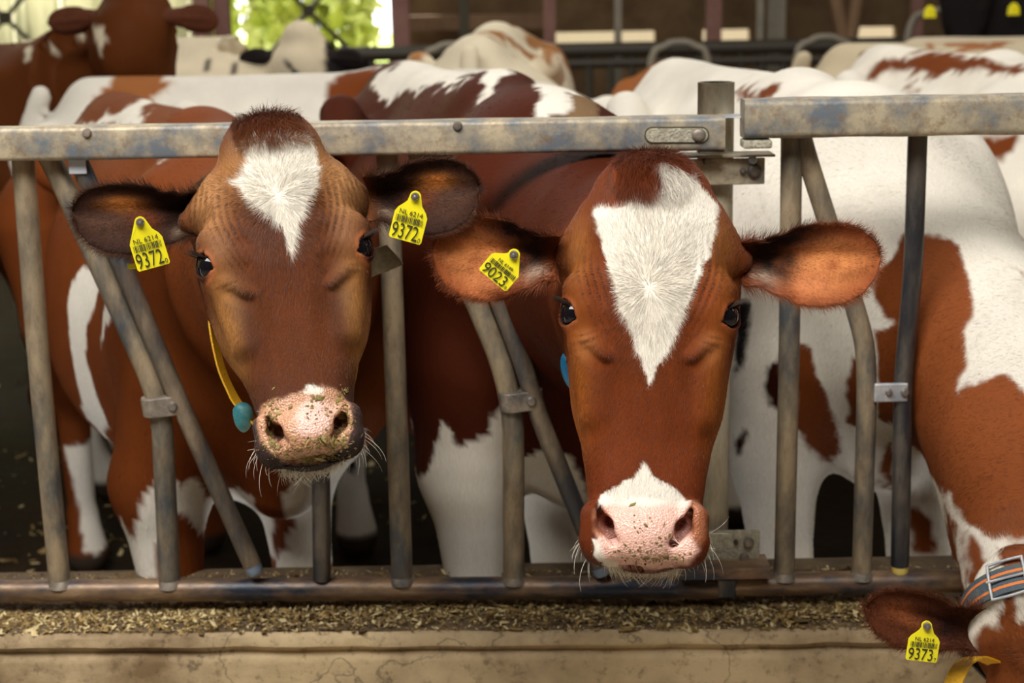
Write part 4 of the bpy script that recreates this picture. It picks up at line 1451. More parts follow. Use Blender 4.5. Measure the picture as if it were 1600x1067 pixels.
def add_eyes(cow, root):
    for sg in (1, -1):
        c = EYE.copy(); c[0] *= sg
        q = c.copy()
        q[1] = q[1] * (cow.hp.get('dn', 1) if q[1] < 0 else cow.hp.get('up', 1))
        bm = bmesh.new()
        bmesh.ops.create_uvsphere(bm, u_segments=40, v_segments=28, radius=1)
        W = cow.h2w(q[None])[0]
        Rr = EYE_R * cow.hs
        for v in bm.verts:
            v.co = Vector(W) + v.co * Rr
        me = bpy.data.meshes.new('eye'); bm.to_mesh(me); bm.free()
        me.polygons.foreach_set('use_smooth', [True] * len(me.polygons))
        link('eye', me, M['eye'], root)
        # lashes
        n = 130
        eo = _eo * [sg, 1, 1]; sl = np.array([-.48 * sg, -.42, .62]); sl -= eo * (sl @ eo); sl /= np.linalg.norm(sl)
        bb = np.cross(eo, sl) * (1 if np.cross(eo, sl)[1] > 0 else -1)
        ts = rng.uniform(-.9, .5, n)
        P = q + sl * (ts * .016)[:, None] + bb * (.0125 * np.sqrt(1 - ts ** 2) + .001)[:, None] + eo * .016
        D = eo[None] * .8 + bb[None] * .35 + np.array([0, -.25, 0]) - sl[None] * .5 + rng.normal(0, .12, (n, 3))
        Nn = np.tile(bb, (n, 1))
        o = strands('eyelashes', cow.h2w(P), Nn @ cow.Rh, D @ cow.Rh, np.full(n, .021), np.tile([.03, .015, .01], (n, 1)), root, r0=.00022, lift=.25, curl=.12, seed=4)
        o['kind'] = 'stuff'


def fur(cow, root, me, C, n_head, n_body, whorl, seed, skinless=.35, body_r=None, tuft=1.):
    V = get_v(me)

    def reg(c):
        h = cow.w2h(c)
        return (np.abs(h[:, 0]) < .2) & (h[:, 1] > -.42) & (h[:, 1] < .27) & (h[:, 2] > -.20) & (h[:, 2] < .1)
    P, N, t, bc = sample(me, n_head, reg, seed)
    c4 = (C[t] * bc[:, :, None]).sum(1)
    ok = (c4[:, 3] < skinless) & ((N * (CAM - P)).sum(1) > -.25)
    h = cow.w2h(P)
    e = np.linalg.norm(np.stack([np.abs(h[:, 0]), h[:, 1], h[:, 2]], 1) - EYE, axis=1)
    ok &= e > EYE_R + .0068
    P, N, c4, h = P[ok], N[ok], c4[ok], h[ok]
    n = len(P)
    d = np.zeros((n, 3))
    du, dv = h[:, 0] - whorl[0], h[:, 1] - whorl[1]
    r = np.sqrt(du ** 2 + dv ** 2) + 1e-3
    k = np.exp(-(r / .11) ** 2)[:, None]
    rad = np.stack([du / r, dv / r, 0 * r], 1)
    down = np.stack([h[:, 0] * 2.2, -np.ones(n), 0 * r - .15], 1)
    upw = np.stack([h[:, 0] * 1.5, np.ones(n), 0 * r], 1)
    bk = sstep(whorl[1] - .01, whorl[1] + .07, h[:, 1])[:, None]
    base = down * (1 - bk) + upw * bk
    # on the nose bridge below the blaze hairs run up and out a little
    d = rad * (k * 1.2) + base * (1 - k)
    tl = tuft * sstep(.15, .19, h[:, 1])[:, None] * sstep(.075, .03, np.abs(h[:, 0]))[:, None]
    d = d * (1 - tl) + np.array([0, -1, .5]) * tl + h * 0
    d = d + .35 * np.stack([vnoise(P, 30, 1), vnoise(P, 30, 2), vnoise(P, 30, 3)], 1)
    Lh = .0075 + .008 * np.exp(-(h[:, 0] / .05) ** 2) * sstep(-.10, .02, h[:, 1]) + .016 * tl[:, 0]
    Lh *= 1 - .35 * sstep(-.24, -.30, h[:, 1])
    Lh *= 1 - .55 * np.exp(-((np.abs(h[:, 0]) - .095) / .035) ** 2 - (h[:, 1] / .045) ** 2)
    lift = .20 + .22 * np.exp(-(r / .05) ** 2) + .35 * tl[:, 0]
    o = strands('face_hair', P, N, d @ cow.Rh, Lh, c4, root, r0=.00019, lift=lift, curl=.22, seed=seed)
    o['kind'] = 'stuff'
    if n_body:
        def regb(c):
            h = cow.w2h(c)
            return ~((np.abs(h[:, 0]) < .2) & (h[:, 1] > -.42) & (h[:, 1] < .27) & (h[:, 2] > -.20)) & (c[:, 2] > .3) & ((c[:, 1] < body_r) if body_r else True)
        P, N, t, bc = sample(me, n_body, regb, seed + 1)
        c4 = (C[t] * bc[:, :, None]).sum(1)
        ok = (N * (CAM - P)).sum(1) > -.3
        P, N, c4 = P[ok], N[ok], c4[ok]
        D = np.tile(-cow.f * .7 + np.array([0, 0, -.8]), (len(P), 1)) + .3 * np.stack([vnoise(P, 12, 1), vnoise(P, 12, 2), vnoise(P, 12, 3)], 1)
        o = strands('body_hair', P, N, D, np.full(len(P), .011), c4, root, r0=.00032, lift=.16, curl=.2, npt=3, seed=seed + 2)
        o['kind'] = 'stuff'


def whiskers(cow, root, seed, n=130, chin=520):
    rg = np.random.default_rng(seed)
    # along both lips and the chin
    h = np.stack([rg.uniform(-.078, .078, n), rg.uniform(-.345, -.262, n), np.zeros(n)], 1)
    m = (np.abs(h[:, 0]) > .052) | (h[:, 1] < -.335)
    h = h[m]
    h2 = np.stack([rg.uniform(-.060, .060, chin), rg.uniform(-.372, -.348, chin), rg.uniform(-.09, -.03, chin)], 1)
    res = []
    for H, Ls, dz in ((h, .026, .35), (h2, .014, -.1)):
        H = H.copy()
        mz = 1 + (cow.hp.get('mw', 1) - 1)
        H[:, 0] *= mz; H[:, 1] *= cow.hp.get('dn', 1)
        # fall onto the surface
        W = cow.h2w(H)
        dirl = H - np.array([0, -.30 * cow.hp.get('dn', 1), -.05]); dirl[:, 2] *= .3
        dirl /= np.linalg.norm(dirl, axis=1)[:, None]
        W = cow.h2w(np.array([0, -.30 * cow.hp.get('dn', 1), -.05]) + dirl * .02)
        dw = dirl @ cow.Rh
        for _ in range(14):
            dd = cow.sdf(W.astype(np.float32)).astype(float)
            W = W - dw * (dd * 1.0).clip(-.02, .02)[:, None]
        D = dw + np.array([0, 0, -.45]) + rg.normal(0, .25, W.shape)
        c = np.tile([.80, .74, .62], (len(W), 1))
        res.append((W, dw, D, Ls * rg.uniform(.4, 1.5, len(W)), c))
    W = np.concatenate([r[0] for r in res]); dw = np.concatenate([r[1] for r in res]); D = np.concatenate([r[2] for r in res])
    Lw = np.concatenate([r[3] for r in res]); c = np.concatenate([r[4] for r in res])
    o = strands('whiskers', W, dw, D + 1e-3, Lw, c, root, r0=.00023, lift=.95, curl=.35, npt=6, seed=seed, droop=.08)
    o['kind'] = 'stuff'
    o['label'] = 'long pale whiskers on the muzzle and chin'


def crumbs(cow, root, bvh, spots, n, seed, size=.0021):
    rg = np.random.default_rng(seed)
    P = []; Nn = []
    for (x, y, sx, sy, wgt) in spots:
        for _ in range(int(n * wgt)):
            p, nn = hit_n(bvh, rg.normal(x, sx), rg.normal(y, sy))
            if p is not None and abs(p[1] - cow.O[1]) < .3: P.append(p + nn * .0008); Nn.append(nn)
    P = np.array(P); Nn = np.array(Nn)
    o = flakes('feed_crumbs', P, Nn, size, M['feed_green'], seed, up=.25, parent=root, mats=[M['feed']])
    o['label'] = 'bits of chopped feed stuck to the nose'


# ================= cow A
rootA = empty('cow', tuple(cowA.base))
tag(rootA, 'left of the two staring brown cows, small white patch on forehead, both ear tags 9372', 'cow')
meA = cowA.build(.0125, level_fns(cowA))
bA = bvh_of(meA)
WA = get_v(meA)
bodyA = [
    ([(122, 424), (136, 416), (158, 432), (150, 470), (136, 510), (134, 560), (142, 590), (155, 625), (168, 660), (170, 692), (150, 668), (136, 652), (126, 660), (128, 625), (118, 580), (108, 520), (106, 470), (112, 440)], (3.6,), WHITE, 0, 9),
    ([(166, 470), (180, 424), (186, 446), (172, 500), (158, 545), (160, 500)], (3.4,), WHITE, 0, 9),
    ([(118, 706), (140, 716), (172, 700), (182, 760), (120, 745)], (3.7,), WHITE, 0, 9),
    ([(100, 700), (175, 716), (175, 905), (100, 905)], 4.1, WHITE, 3.6, 9),
    ([(187, 808), (196, 826), (206, 832), (218, 808), (224, 802), (221, 778), (232, 768), (246, 740), (252, 800), (246, 850), (236, 905), (216, 905), (205, 870)], 3.05, WHITE, 0, 3.5),
    ([(264, 745), (276, 748), (284, 770), (290, 756), (302, 750), (318, 770), (335, 776), (345, 764), (372, 766), (392, 780), (402, 795), (400, 815), (410, 838), (425, 842), (440, 920), (540, 920), (560, 700), (512, 735), (472, 748), (452, 762), (444, 780), (452, 860), (410, 920), (350, 920), (315, 830), (292, 806), (264, 812)], 3.0, WHITE, 0, 3.5),
    ([(120, 194), (160, 183), (200, 168), (216, 140), (232, 131), (252, 140), (240, 160), (262, 184), (236, 172), (224, 200)], 3.95, WHITE, 3.5, 9),
    ([(250, 292), (262, 272), (272, 276), (266, 296)], 3.5, WHITE, 0, 9),
    ([(244, 244), (262, 246), (252, 256)], 3.5, WHITE, 0, 9),
]
CA = body_color(cowA, WA, BROWN, bodyA, 11, bvh=bA)
specA = dict(freckle=.8, base=(.105, .030, .0100), rim=.6,
    blobs=[(.045, .14, .040, .05, (.46, .22, .075), .65), (.100, .10, .024, .055, (.50, .25, .10), .75),  # tan temple blobs paint highlights into the coat colour
           (.0, .215, .09, .035, (.15, .035, .012), .7), (.078, -.07, .022, .05, (.16, .085, .045), .75), (.095, -.13, .020, .11, (.40, .18, .05), .8), (.060, -.10, .012, .06, (.07, .022, .012), .6), (.0, -.02, .05, .10, (.13, .034, .010), .5),  # tan cheek blob paints sheen, thin dark one shade in the eye hollow
           (.035, -.23, .045, .035, (.085, .028, .018), .7), (.08, -.245, .03, .05, (.060, .042, .040), .9), (.0, -.31, .13, .07, (.040, .030, .030), 1.2),
           (.09, .025, .02, .03, (.26, .13, .07), .5), (.045, .02, .018, .05, (.13, .04, .016), .4)],
    polys=[
        ([(385, 228), (400, 216), (425, 224), (450, 214), (475, 218), (494, 232), (499, 262), (495, 298), (478, 322), (466, 345), (463, 370), (455, 400), (448, 382), (441, 355), (425, 338), (400, 322), (385, 308), (374, 296), (362, 287), (384, 268), (386, 250)], WHITE, .0045, .0012, -.09, None),
        ([(402, 668), (404, 640), (418, 626), (440, 622), (462, 614), (484, 604), (505, 600), (532, 612), (548, 632), (551, 668), (540, 695), (520, 712), (495, 722), (450, 722), (425, 708), (408, 690)], (.50, .26, .15), .0030, .003, -.09, 1.0),
        ([(462, 650), (475, 628), (500, 622), (522, 636), (515, 668), (500, 682), (476, 682), (462, 668)], (.76, .47, .39), .004, .008, -.06, 1.0),
        ([(474, 616), (476, 603), (492, 600), (506, 606), (503, 614)], WHITE, .003, .0015, -.06, 0.)])
CA = head_color(cowA, CA, WA, bA, specA, 21)
set_col(meA, CA)
bodA = link('cow_body', meA, M['coat'], rootA)
add_eyes(cowA, rootA)
fur(cowA, rootA, meA, CA, 120000, 60000, (0, .085), 31)
whiskers(cowA, rootA, 5)
crumbs(cowA, rootA, bA, [(470, 700, 40, 8, .3), (424, 660, 6, 22, .25), (538, 650, 6, 25, .3), (520, 690, 14, 10, .25), (500, 640, 18, 8, .1), (500, 716, 20, 4, .3)], 420, 8)

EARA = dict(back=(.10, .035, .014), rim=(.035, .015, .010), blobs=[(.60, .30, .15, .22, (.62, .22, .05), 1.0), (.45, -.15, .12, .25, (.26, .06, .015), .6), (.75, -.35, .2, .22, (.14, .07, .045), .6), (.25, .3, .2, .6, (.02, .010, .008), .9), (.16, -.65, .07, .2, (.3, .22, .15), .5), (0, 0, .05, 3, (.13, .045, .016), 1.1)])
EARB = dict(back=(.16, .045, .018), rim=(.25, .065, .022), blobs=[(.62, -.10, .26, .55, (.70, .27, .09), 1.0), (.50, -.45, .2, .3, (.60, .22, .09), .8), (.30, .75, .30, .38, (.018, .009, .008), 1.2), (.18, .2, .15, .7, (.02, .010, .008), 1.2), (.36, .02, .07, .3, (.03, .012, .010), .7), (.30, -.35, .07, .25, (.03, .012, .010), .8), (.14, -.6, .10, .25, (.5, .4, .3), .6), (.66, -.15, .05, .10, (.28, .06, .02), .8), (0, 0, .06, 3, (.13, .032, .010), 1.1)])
eA1, m1 = make_ear(rootA, at(318, 334, 2.18), at(112, 330, 2.17), (.10, -1, .12), .040, .060, EARA, 41, label='dark hairy left ear of the head as one looks at it')
eA2, m2 = make_ear(rootA, at(570, 310, 2.18), at(748, 290, 2.17), (-.10, -1, .12), .044, .062, EARA, 42)
ear_tag(rootA, at(219, 347, 2.128), at(240, 415, 2.13) - at(219, 347, 2.128), (0.15, -1, .2), (.0465, .069), '9372', 'NL 6214', '0')
ear_tag(rootA, at(649, 307, 2.128), at(633, 372, 2.13) - at(649, 307, 2.128), (-.05, -1, .2), (.047, .067), '9372', 'NL 6214', '0')
bevel_box('ear_tag_back', at(199, 412, 2.19), at(213, 420, 2.192), M['tag'], rootA, bev=.001)

# ================= cow B
rootB = empty('cow', tuple(cowB.base))
tag(rootB, 'right of the two staring brown cows, long white wedge on forehead, ear tag 9023', 'cow')
meB = cowB.build(.0125, level_fns(cowB))
bB = bvh_of(meB)
WB = get_v(meB)
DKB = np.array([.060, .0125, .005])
bodyB = [
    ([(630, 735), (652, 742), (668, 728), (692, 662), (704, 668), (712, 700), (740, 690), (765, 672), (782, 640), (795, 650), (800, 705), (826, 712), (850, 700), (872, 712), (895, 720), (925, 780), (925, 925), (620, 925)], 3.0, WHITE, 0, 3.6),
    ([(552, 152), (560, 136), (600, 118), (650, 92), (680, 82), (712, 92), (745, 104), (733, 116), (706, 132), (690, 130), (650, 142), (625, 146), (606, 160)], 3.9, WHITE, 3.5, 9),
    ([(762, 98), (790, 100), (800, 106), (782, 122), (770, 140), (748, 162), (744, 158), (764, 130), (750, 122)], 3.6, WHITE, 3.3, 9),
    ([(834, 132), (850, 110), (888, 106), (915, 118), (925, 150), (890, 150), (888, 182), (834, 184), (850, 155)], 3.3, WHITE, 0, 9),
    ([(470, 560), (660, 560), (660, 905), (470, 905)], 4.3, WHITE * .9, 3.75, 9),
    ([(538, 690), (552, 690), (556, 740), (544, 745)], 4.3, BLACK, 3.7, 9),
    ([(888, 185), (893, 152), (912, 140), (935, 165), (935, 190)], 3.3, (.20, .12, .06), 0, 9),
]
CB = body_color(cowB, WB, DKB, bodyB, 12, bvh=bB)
specB = dict(freckle=.12, nostril=.7, nostril_c=(.34, .13, .10), base=(.145, .0325, .0080), rim=.3,
    blobs=[(.105, .095, .02, .05, (.40, .16, .04), .5), (.0, -.16, .05, .07, (.10, .02, .005), .6), (.055, -.10, .012, .06, (.09, .02, .006), .6), (.0, .225, .09, .035, (.16, .032, .009), .8), (.100, -.12, .020, .12, (.36, .115, .018), .5),  # thin dark blob paints shade into the hollow below the eye
           (.06, -.26, .06, .06, (.15, .030, .010), .6), (.0, -.32, .13, .06, (.095, .020, .008), .9), (.088, -.045, .016, .02, (.42, .17, .06), .45), (.06, .05, .025, .05, (.17, .045, .015), .45)],
    polys=[
        ([(925, 328), (945, 323), (968, 327), (985, 317), (1010, 322), (1024, 300), (1034, 275), (1028, 252), (1060, 260), (1092, 288), (1123, 322), (1120, 350), (1112, 390), (1097, 420), (1086, 450), (1072, 482), (1056, 520), (1043, 552), (1026, 575), (1014, 606), (1008, 582), (995, 550), (984, 510), (969, 480), (958, 440), (945, 400), (932, 350)], WHITE, .0045, .0012, -.14, None),
        ([(934, 800), (938, 772), (962, 760), (990, 746), (1008, 722), (1018, 742), (1036, 756), (1056, 764), (1078, 784), (1080, 812), (1000, 812)], WHITE, .0035, .0015, -.09, None),
        ([(925, 842), (940, 838), (958, 870), (975, 888), (955, 892), (930, 868)], WHITE, .0035, .0015, -.09, None),
        ([(934, 835), (935, 798), (955, 786), (985, 790), (1020, 790), (1060, 790), (1080, 788), (1080, 830), (1092, 858), (1075, 882), (1030, 888), (980, 887), (945, 872)], (.83, .49, .40), .0025, .006, -.09, 1.0),
        ([(928, 800), (938, 788), (952, 800), (956, 825), (940, 838), (930, 830)], (.50, .20, .10), .0025, .006, -.09, .8),
        ([(1078, 786), (1090, 780), (1102, 800), (1104, 830), (1095, 850), (1078, 840)], (.34, .12, .055), .0025, .006, -.09, .8)])
CB = head_color(cowB, CB, WB, bB, specB, 22)
set_col(meB, CB)
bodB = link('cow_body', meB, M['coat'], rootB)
add_eyes(cowB, rootB)
fur(cowB, rootB, meB, CB, 140000, 40000, (.0, .035), 32)
whiskers(cowB, rootB, 6)
crumbs(cowB, rootB, bB, [(1035, 872, 28, 4, .5), (1015, 830, 22, 14, .14), (1000, 860, 30, 8, .2)], 230, 9, .0017)
eB1, m3 = make_ear(rootB, at(872, 404, 2.175), at(676, 392, 2.17), (.10, -1, .10), .054, .066, EARB, 43, cup=.03)
eB2, m4 = make_ear(rootB, at(1160, 412, 2.175), at(1376, 400, 2.17), (-.10, -1, .10), .052, .068, EARB, 44, cup=.03)
ear_tag(rootB, at(803, 398, 2.128), at(766, 442, 2.13) - at(803, 398, 2.128), (.05, -1, .2), (.050, .050), '9023', 'NL 6149', '8')

# ================= cow D, head down at the right
OD = at(1668, 1092, 2.20)
cowD = Cow('D', .72, 3.42, 10, 1.04, frame(OD, R(-20), R(-6), R(26)), hs=.95, neck_mid=at(1572, 560, 2.80), neckr=(.26, .155, .125), legs=(.105, -.19), legx=(.60, .58), wid=.95,
           fold=[(at(1500, 480, 2.95), at(1545, 860, 2.6), .07, .05, .06)])
rootD = empty('cow', tuple(cowD.base))
tag(rootD, 'white cow with brown patches lowering its collared neck through the right fence, ear tag 9373', 'cow')


def lD(P, pad=0.):
    return (P[:, 1] < 3.0 + pad) & (P[:, 2] < 1.5)


meD = cowD.build(.0125, [lD])
WD = get_v(meD)
bodyD = [
    ([(1421, 365), (1440, 362), (1480, 370), (1500, 385), (1512, 430), (1520, 480), (1505, 520), (1510, 565), (1498, 614), (1530, 590), (1575, 584), (1610, 622), (1640, 640), (1640, 825), (1600, 836), (1550, 847), (1516, 826), (1494, 788), (1500, 840), (1506, 905), (1525, 912), (1545, 900), (1540, 920), (1510, 930), (1492, 922), (1480, 900), (1450, 780), (1405, 640), (1400, 500)], 2.72, (.21, .058, .017), 0, 3.05),
    ([(1489, 788), (1516, 827), (1550, 848), (1600, 838), (1700, 820), (1700, 912), (1600, 905), (1560, 900), (1540, 920), (1522, 918), (1506, 900), (1500, 840)], 2.55, WHITE, 0, 2.95),
    ([(1560, 985), (1600, 970), (1700, 960), (1900, 1200), (1400, 1300), (1530, 1100), (1522, 1000), (1535, 975)], 2.3, (.20, .058, .017), 0, 2.55),
    ([(1363, 455), (1372, 425), (1395, 400), (1418, 360), (1425, 380), (1430, 500), (1400, 505), (1385, 495)], 3.1, BROWN, 0, 9),
    ([(1365, 520), (1400, 506), (1430, 505), (1430, 655), (1400, 668), (1370, 652)], 3.1, BROWN, 0, 9),
    ([(1250, 532), (1268, 545), (1276, 585), (1296, 620), (1312, 680), (1316, 706), (1300, 726), (1272, 706), (1240, 665), (1238, 560)], 3.1, BROWN, 0, 9),
    ([(1197, 600), (1205, 570), (1225, 545), (1230, 640), (1215, 640), (1200, 632)], 3.1, DKB * .5, 0, 9),
    ([(1150, 692), (1160, 672), (1168, 668), (1167, 690), (1157, 712), (1150, 708)], 3.1, DKB * .4, 0, 9),
    ([(1322, 600), (1332, 560), (1350, 560), (1350, 670), (1325, 655)], 3.1, BROWN, 0, 9),
    ([(1570, 470), (1582, 415), (1600, 430), (1620, 560), (1590, 545)], 3.1, BROWN, 0, 9),
    ([(1153, 150), (1190, 138), (1222, 130), (1206, 152), (1150, 156)], 3.8, BROWN, 3.4, 9),
    ([(1145, 470), (1175, 470), (1162, 560), (1145, 600)], 3.1, BLACK, 0, 9),
    ([(1420, 790), (1450, 800), (1465, 858), (1425, 862)], 3.0, BROWN, 2.8, 9),
]
CD = body_color(cowD, WD, WHITE, bodyD, 13, rag=.007, bvh=bvh_of(meD))
specD = dict(freckle=0, base=(.22, .065, .018), blobs=[], polys=[])
h = cowD.w2h(WD)
# head: brown with a white blaze, white behind the poll under the collar
inH = (np.abs(h[:, 0]) < .18) & (h[:, 1] > -.45) & (h[:, 1] < .02 + .02 * fbm(WD, 30, 3)) & (h[:, 2] > -.2)
kk = inH[:, None] * 1.0
CD[:, :3] = CD[:, :3] * (1 - kk) + np.array([.22, .065, .018]) * (1 + .15 * fbm(WD, 22, 4))[:, None] * kk
jd = fbm(WD, 45, 8, 3) * .008
bl = poly_sd(np.stack([h[:, 0] + jd, h[:, 1] + jd], 1), [(-.03, .11), (.03, .14), (.05, .0), (.02, -.2), (-.02, -.2), (-.05, .02)])
kk = (inH * sstep(.002, -.002, bl) * (h[:, 2] > -.1))[:, None]
CD[:, :3] = CD[:, :3] * (1 - kk) + WHITE * kk
set_col(meD, CD)
bodD = link('cow_body', meD, M['coat'], rootD)
add_eyes(cowD, rootD)
fur(cowD, rootD, meD, CD, 40000, 80000, (0, .08), 33, body_r=3.2, tuft=0.)
EARD = dict(back=(.15, .045, .018), rim=(.10, .030, .014), blobs=[(.70, .20, .16, .22, (.34, .10, .035), .75), (.55, -.2, .2, .2, (.30, .09, .03), .7), (.25, -.2, .2, .6, (.03, .014, .012), .9)])
make_ear(rootD, at(1532, 985, 2.16), at(1354, 948, 2.12), (.15, -1, .35), .036, .050, EARD, 45, nh=16000)
make_ear(rootD, at(1690, 1040, 2.2), at(1850, 1060, 2.2), (-.3, -1, .3), .045, .050, EARD, 46, nh=0)
ear_tag(rootD, at(1448, 978, 2.085), at(1438, 1042, 2.08) - at(1448, 978, 2.085), (.02, -1, .3), (.046, .056), '9373', 'NL 6214', '7')
# ------------------------------------------------------------------ collars
def ring_on(cow, c, axis, n=72, off=.004, ref=(0, 0, 1), r0=.06):
    """closed ring where the plane through c meets the neck"""
    c = np.asarray(c, float); ax = np.asarray(axis, float); ax /= np.linalg.norm(ax)
    a = np.asarray(ref, float); a = a - ax * (a @ ax); a /= np.linalg.norm(a)
    b = np.cross(ax, a)
    th = np.arange(n) * 2 * pi / n
    D = np.cos(th)[:, None] * a + np.sin(th)[:, None] * b
    r = np.full(n, r0)
    for _ in range(40):
        d = cow.sdf((c + D * r[:, None]).astype(np.float32)).astype(float)
        r = np.clip(r - (d - off) * .8, .01, .34)
    k = np.ones(5) / 5
    r = np.convolve(np.concatenate([r[-2:], r, r[:2]]), k, 'valid')
    return c + D * r[:, None], ax


def strap(name, P, side, width, th, mat, parent, stripes=()):
    """flat band along the closed path P, wide along side"""
    P = np.asarray(P); n = len(P)
    T = np.roll(P, -1, 0) - np.roll(P, 1, 0); T /= np.linalg.norm(T, axis=1)[:, None]
    s = np.asarray(side, float)
    Sd = np.tile(s, (n, 1)) if s.ndim == 1 else s
    Sd = Sd - T * (Sd * T).sum(1)[:, None]; Sd /= np.linalg.norm(Sd, axis=1)[:, None]
    O = np.cross(T, Sd)
    c = P.mean(0)
    sg = np.sign(((P - c) * O).sum(1).mean()); O = O * sg
    def band(w0, w1, o0, o1, nm, mt, par):
        V = np.concatenate([P + Sd * w0 + O * o0, P + Sd * w1 + O * o0, P + Sd * w1 + O * o1, P + Sd * w0 + O * o1])
        F = []
        for i in range(n):
            j = (i + 1) % n
            for k in range(4):
                l_ = (k + 1) % 4
                F.append((k * n + i, k * n + j, l_ * n + j, l_ * n + i))
        me = mesh_np(nm, V, F, True)
        bm = bmesh.new(); bm.from_mesh(me); bmesh.ops.recalc_face_normals(bm, faces=bm.faces); bm.to_mesh(me); bm.free()
        o = link(nm, me, mt, par); crease(o, 40)
        return o
    o = band(-width / 2, width / 2, 0, th, name, mat, parent)
    for (a0, a1, mt) in stripes:
        q = band(a0, a1, th * .6, th + .0006, 'woven_stripe', mt, o)
    return o, T, Sd, O


M['strap_blue'] = mat_plain('blue_grey_webbing', (.045, .075, .11), .75, bump=.7, bscale=260, c2=(.09, .10, .09), vscale=25)
M['orange'] = mat_plain('orange_thread', (.62, .17, .035), .7, bump=.4, bscale=300)
# cow D: blue strap with orange lines and a frame buckle
dD = at(1508, 962, 2.3) - at(1600, 885, 2.3)
cen = cowD.hb * .45 + cowD.mid_w * .55
axn = cowD.hb - cowD.mid_w; axn /= np.linalg.norm(axn)
best = None
for t_ in np.linspace(.2, 1, 60):
    q = cowD.mid_w * (1 - t_) + cowD.hb * t_; r_ = q - CAM; sy = 533.5 - FPX * (r_ @ UP) / (r_ @ fw)
    if best is None or abs(sy - 1005) < best[0]: best = (abs(sy - 1005), q)
CC = best[1]
RG, axr = ring_on(cowD, CC, axn, 90, .005)
st, T_, Sd_, O_ = strap('collar', RG, axr, .046, .0035, M['strap_blue'], rootD, [(-.014, -.009, M['orange']), (.009, .014, M['orange'])])
st['label'] = 'blue grey webbing collar with two orange lines'
# buckle at the ring point closest to the place the photo shows
scr = []
for p in RG:
    q = p - CAM; z = q @ fw
    scr.append((800 + FPX * (q @ RT) / z, 533.5 - FPX * (q @ UP) / z))
scr = np.array(scr)
vis = (O_ * (CAM - RG)).sum(1) > 0
dist = np.hypot(scr[:, 0] - 1574, scr[:, 1] - 912) + (~vis) * 1e4
i0 = int(dist.argmin())
c0 = RG[i0] + O_[i0] * .006
tx, sy, oz = T_[i0], Sd_[i0], O_[i0]
bw, bh = .028, .031
ctrl = [c0 + tx * a * bw + sy * b_ * bh for a, b_ in ((-1, -.8), (-1, .8), (-.8, 1), (.8, 1), (1, .8), (1, -.8), (.8, -1), (-.8, -1))]
P = catmull(ctrl, 6, True)
V, F = sweep(np.concatenate([P, P[:1]]), .0024, 10, caps=False)
bk = link('buckle', mesh_np('buckle', V, F), M['zinc'], rootD)
tube('buckle_prong', [c0 - tx * bw, c0 + tx * bw * 1.15 + oz * .003], .002, M['zinc'], bk, n=8)
# yellow strap hanging under its ear
P = catmull([at(1535, 1030, 2.22), at(1512, 1034, 2.19), at(1497, 1052, 2.17), at(1486, 1090, 2.16), at(1500, 1150, 2.18), at(1560, 1180, 2.24), at(1600, 1120, 2.33), at(1585, 1060, 2.30)], 6, True)
st2, *_ = strap('neck_strap', P, np.array([1., -.5, .25]), .026, .003, M['strap_yellow'], rootD)
st2['label'] = 'orange yellow nylon strap'

# cow A: yellow nylon collar hanging behind the cheek, teal number block
ring = [at(331, 478, 2.40), at(343, 560, 2.36), at(362, 610, 2.33), at(384, 642, 2.30), at(440, 690, 2.28), at(500, 690, 2.3), at(548, 600, 2.34), at(556, 480, 2.40), at(540, 380, 2.46), at(500, 300, 2.52), at(440, 270, 2.54), at(380, 300, 2.52), at(340, 380, 2.46)]
P = catmull(ring, 8, True)
cc = P.mean(0)
sd = np.tile(np.array([.1, -.35, -.35]), (len(P), 1))
st, *_ = strap('collar', P, np.array([-.25, -1., .1]), .022, .003, M['strap_yellow'], rootA)
st['label'] = 'yellow nylon collar'
p = at(380, 652, 2.29)
bm = bmesh.new()
bmesh.ops.create_icosphere(bm, subdivisions=3, radius=1)
for v in bm.verts:
    c = v.co.copy()
    f_ = 1 + .25 * c.z
    v.co = Vector(p) + Vector((c.x * .016 * f_ * (1 if abs(c.x) < .9 else .95), c.y * .014, c.z * .024))
me = bpy.data.meshes.new('collar_weight'); bm.to_mesh(me); bm.free()
me.polygons.foreach_set('use_smooth', [True] * len(me.polygons))
link('collar_weight', me, M['teal'], rootA)['label'] = 'faded teal plastic collar block'
# stiff olive strap end beside its eye
a, b_, c, d, e = (at(572, 392, 2.22), at(604, 384, 2.22), at(630, 412, 2.23), at(606, 424, 2.23), at(572, 436, 2.22))
V = []
for dy in (0, .006):
    for q in (a, b_, c, d, e): V.append(q + np.array([0, dy, 0]))
F = [(0, 1, 2, 3, 4), (9, 8, 7, 6, 5)] + [(i, 5 + i, 5 + (i + 1) % 5, (i + 1) % 5) for i in range(5)]
me = mesh_np('strap_end', V, F, False)
bm = bmesh.new(); bm.from_mesh(me)
bmesh.ops.triangulate(bm, faces=bm.faces)
bmesh.ops.subdivide_edges(bm, edges=list(bm.edges), cuts=3, use_grid_fill=True)
bmesh.ops.recalc_face_normals(bm, faces=bm.faces)
Vv = np.array([v.co[:] for v in bm.verts])
dn = fbm(Vv, 60, 3) * .004
for v, k in zip(bm.verts, dn): v.co.y += k; v.co.z += k * .8
bm.to_mesh(me); bm.free()
link('strap_end', me, M['leather'], rootA)['label'] = 'stiff dirty olive strap end'

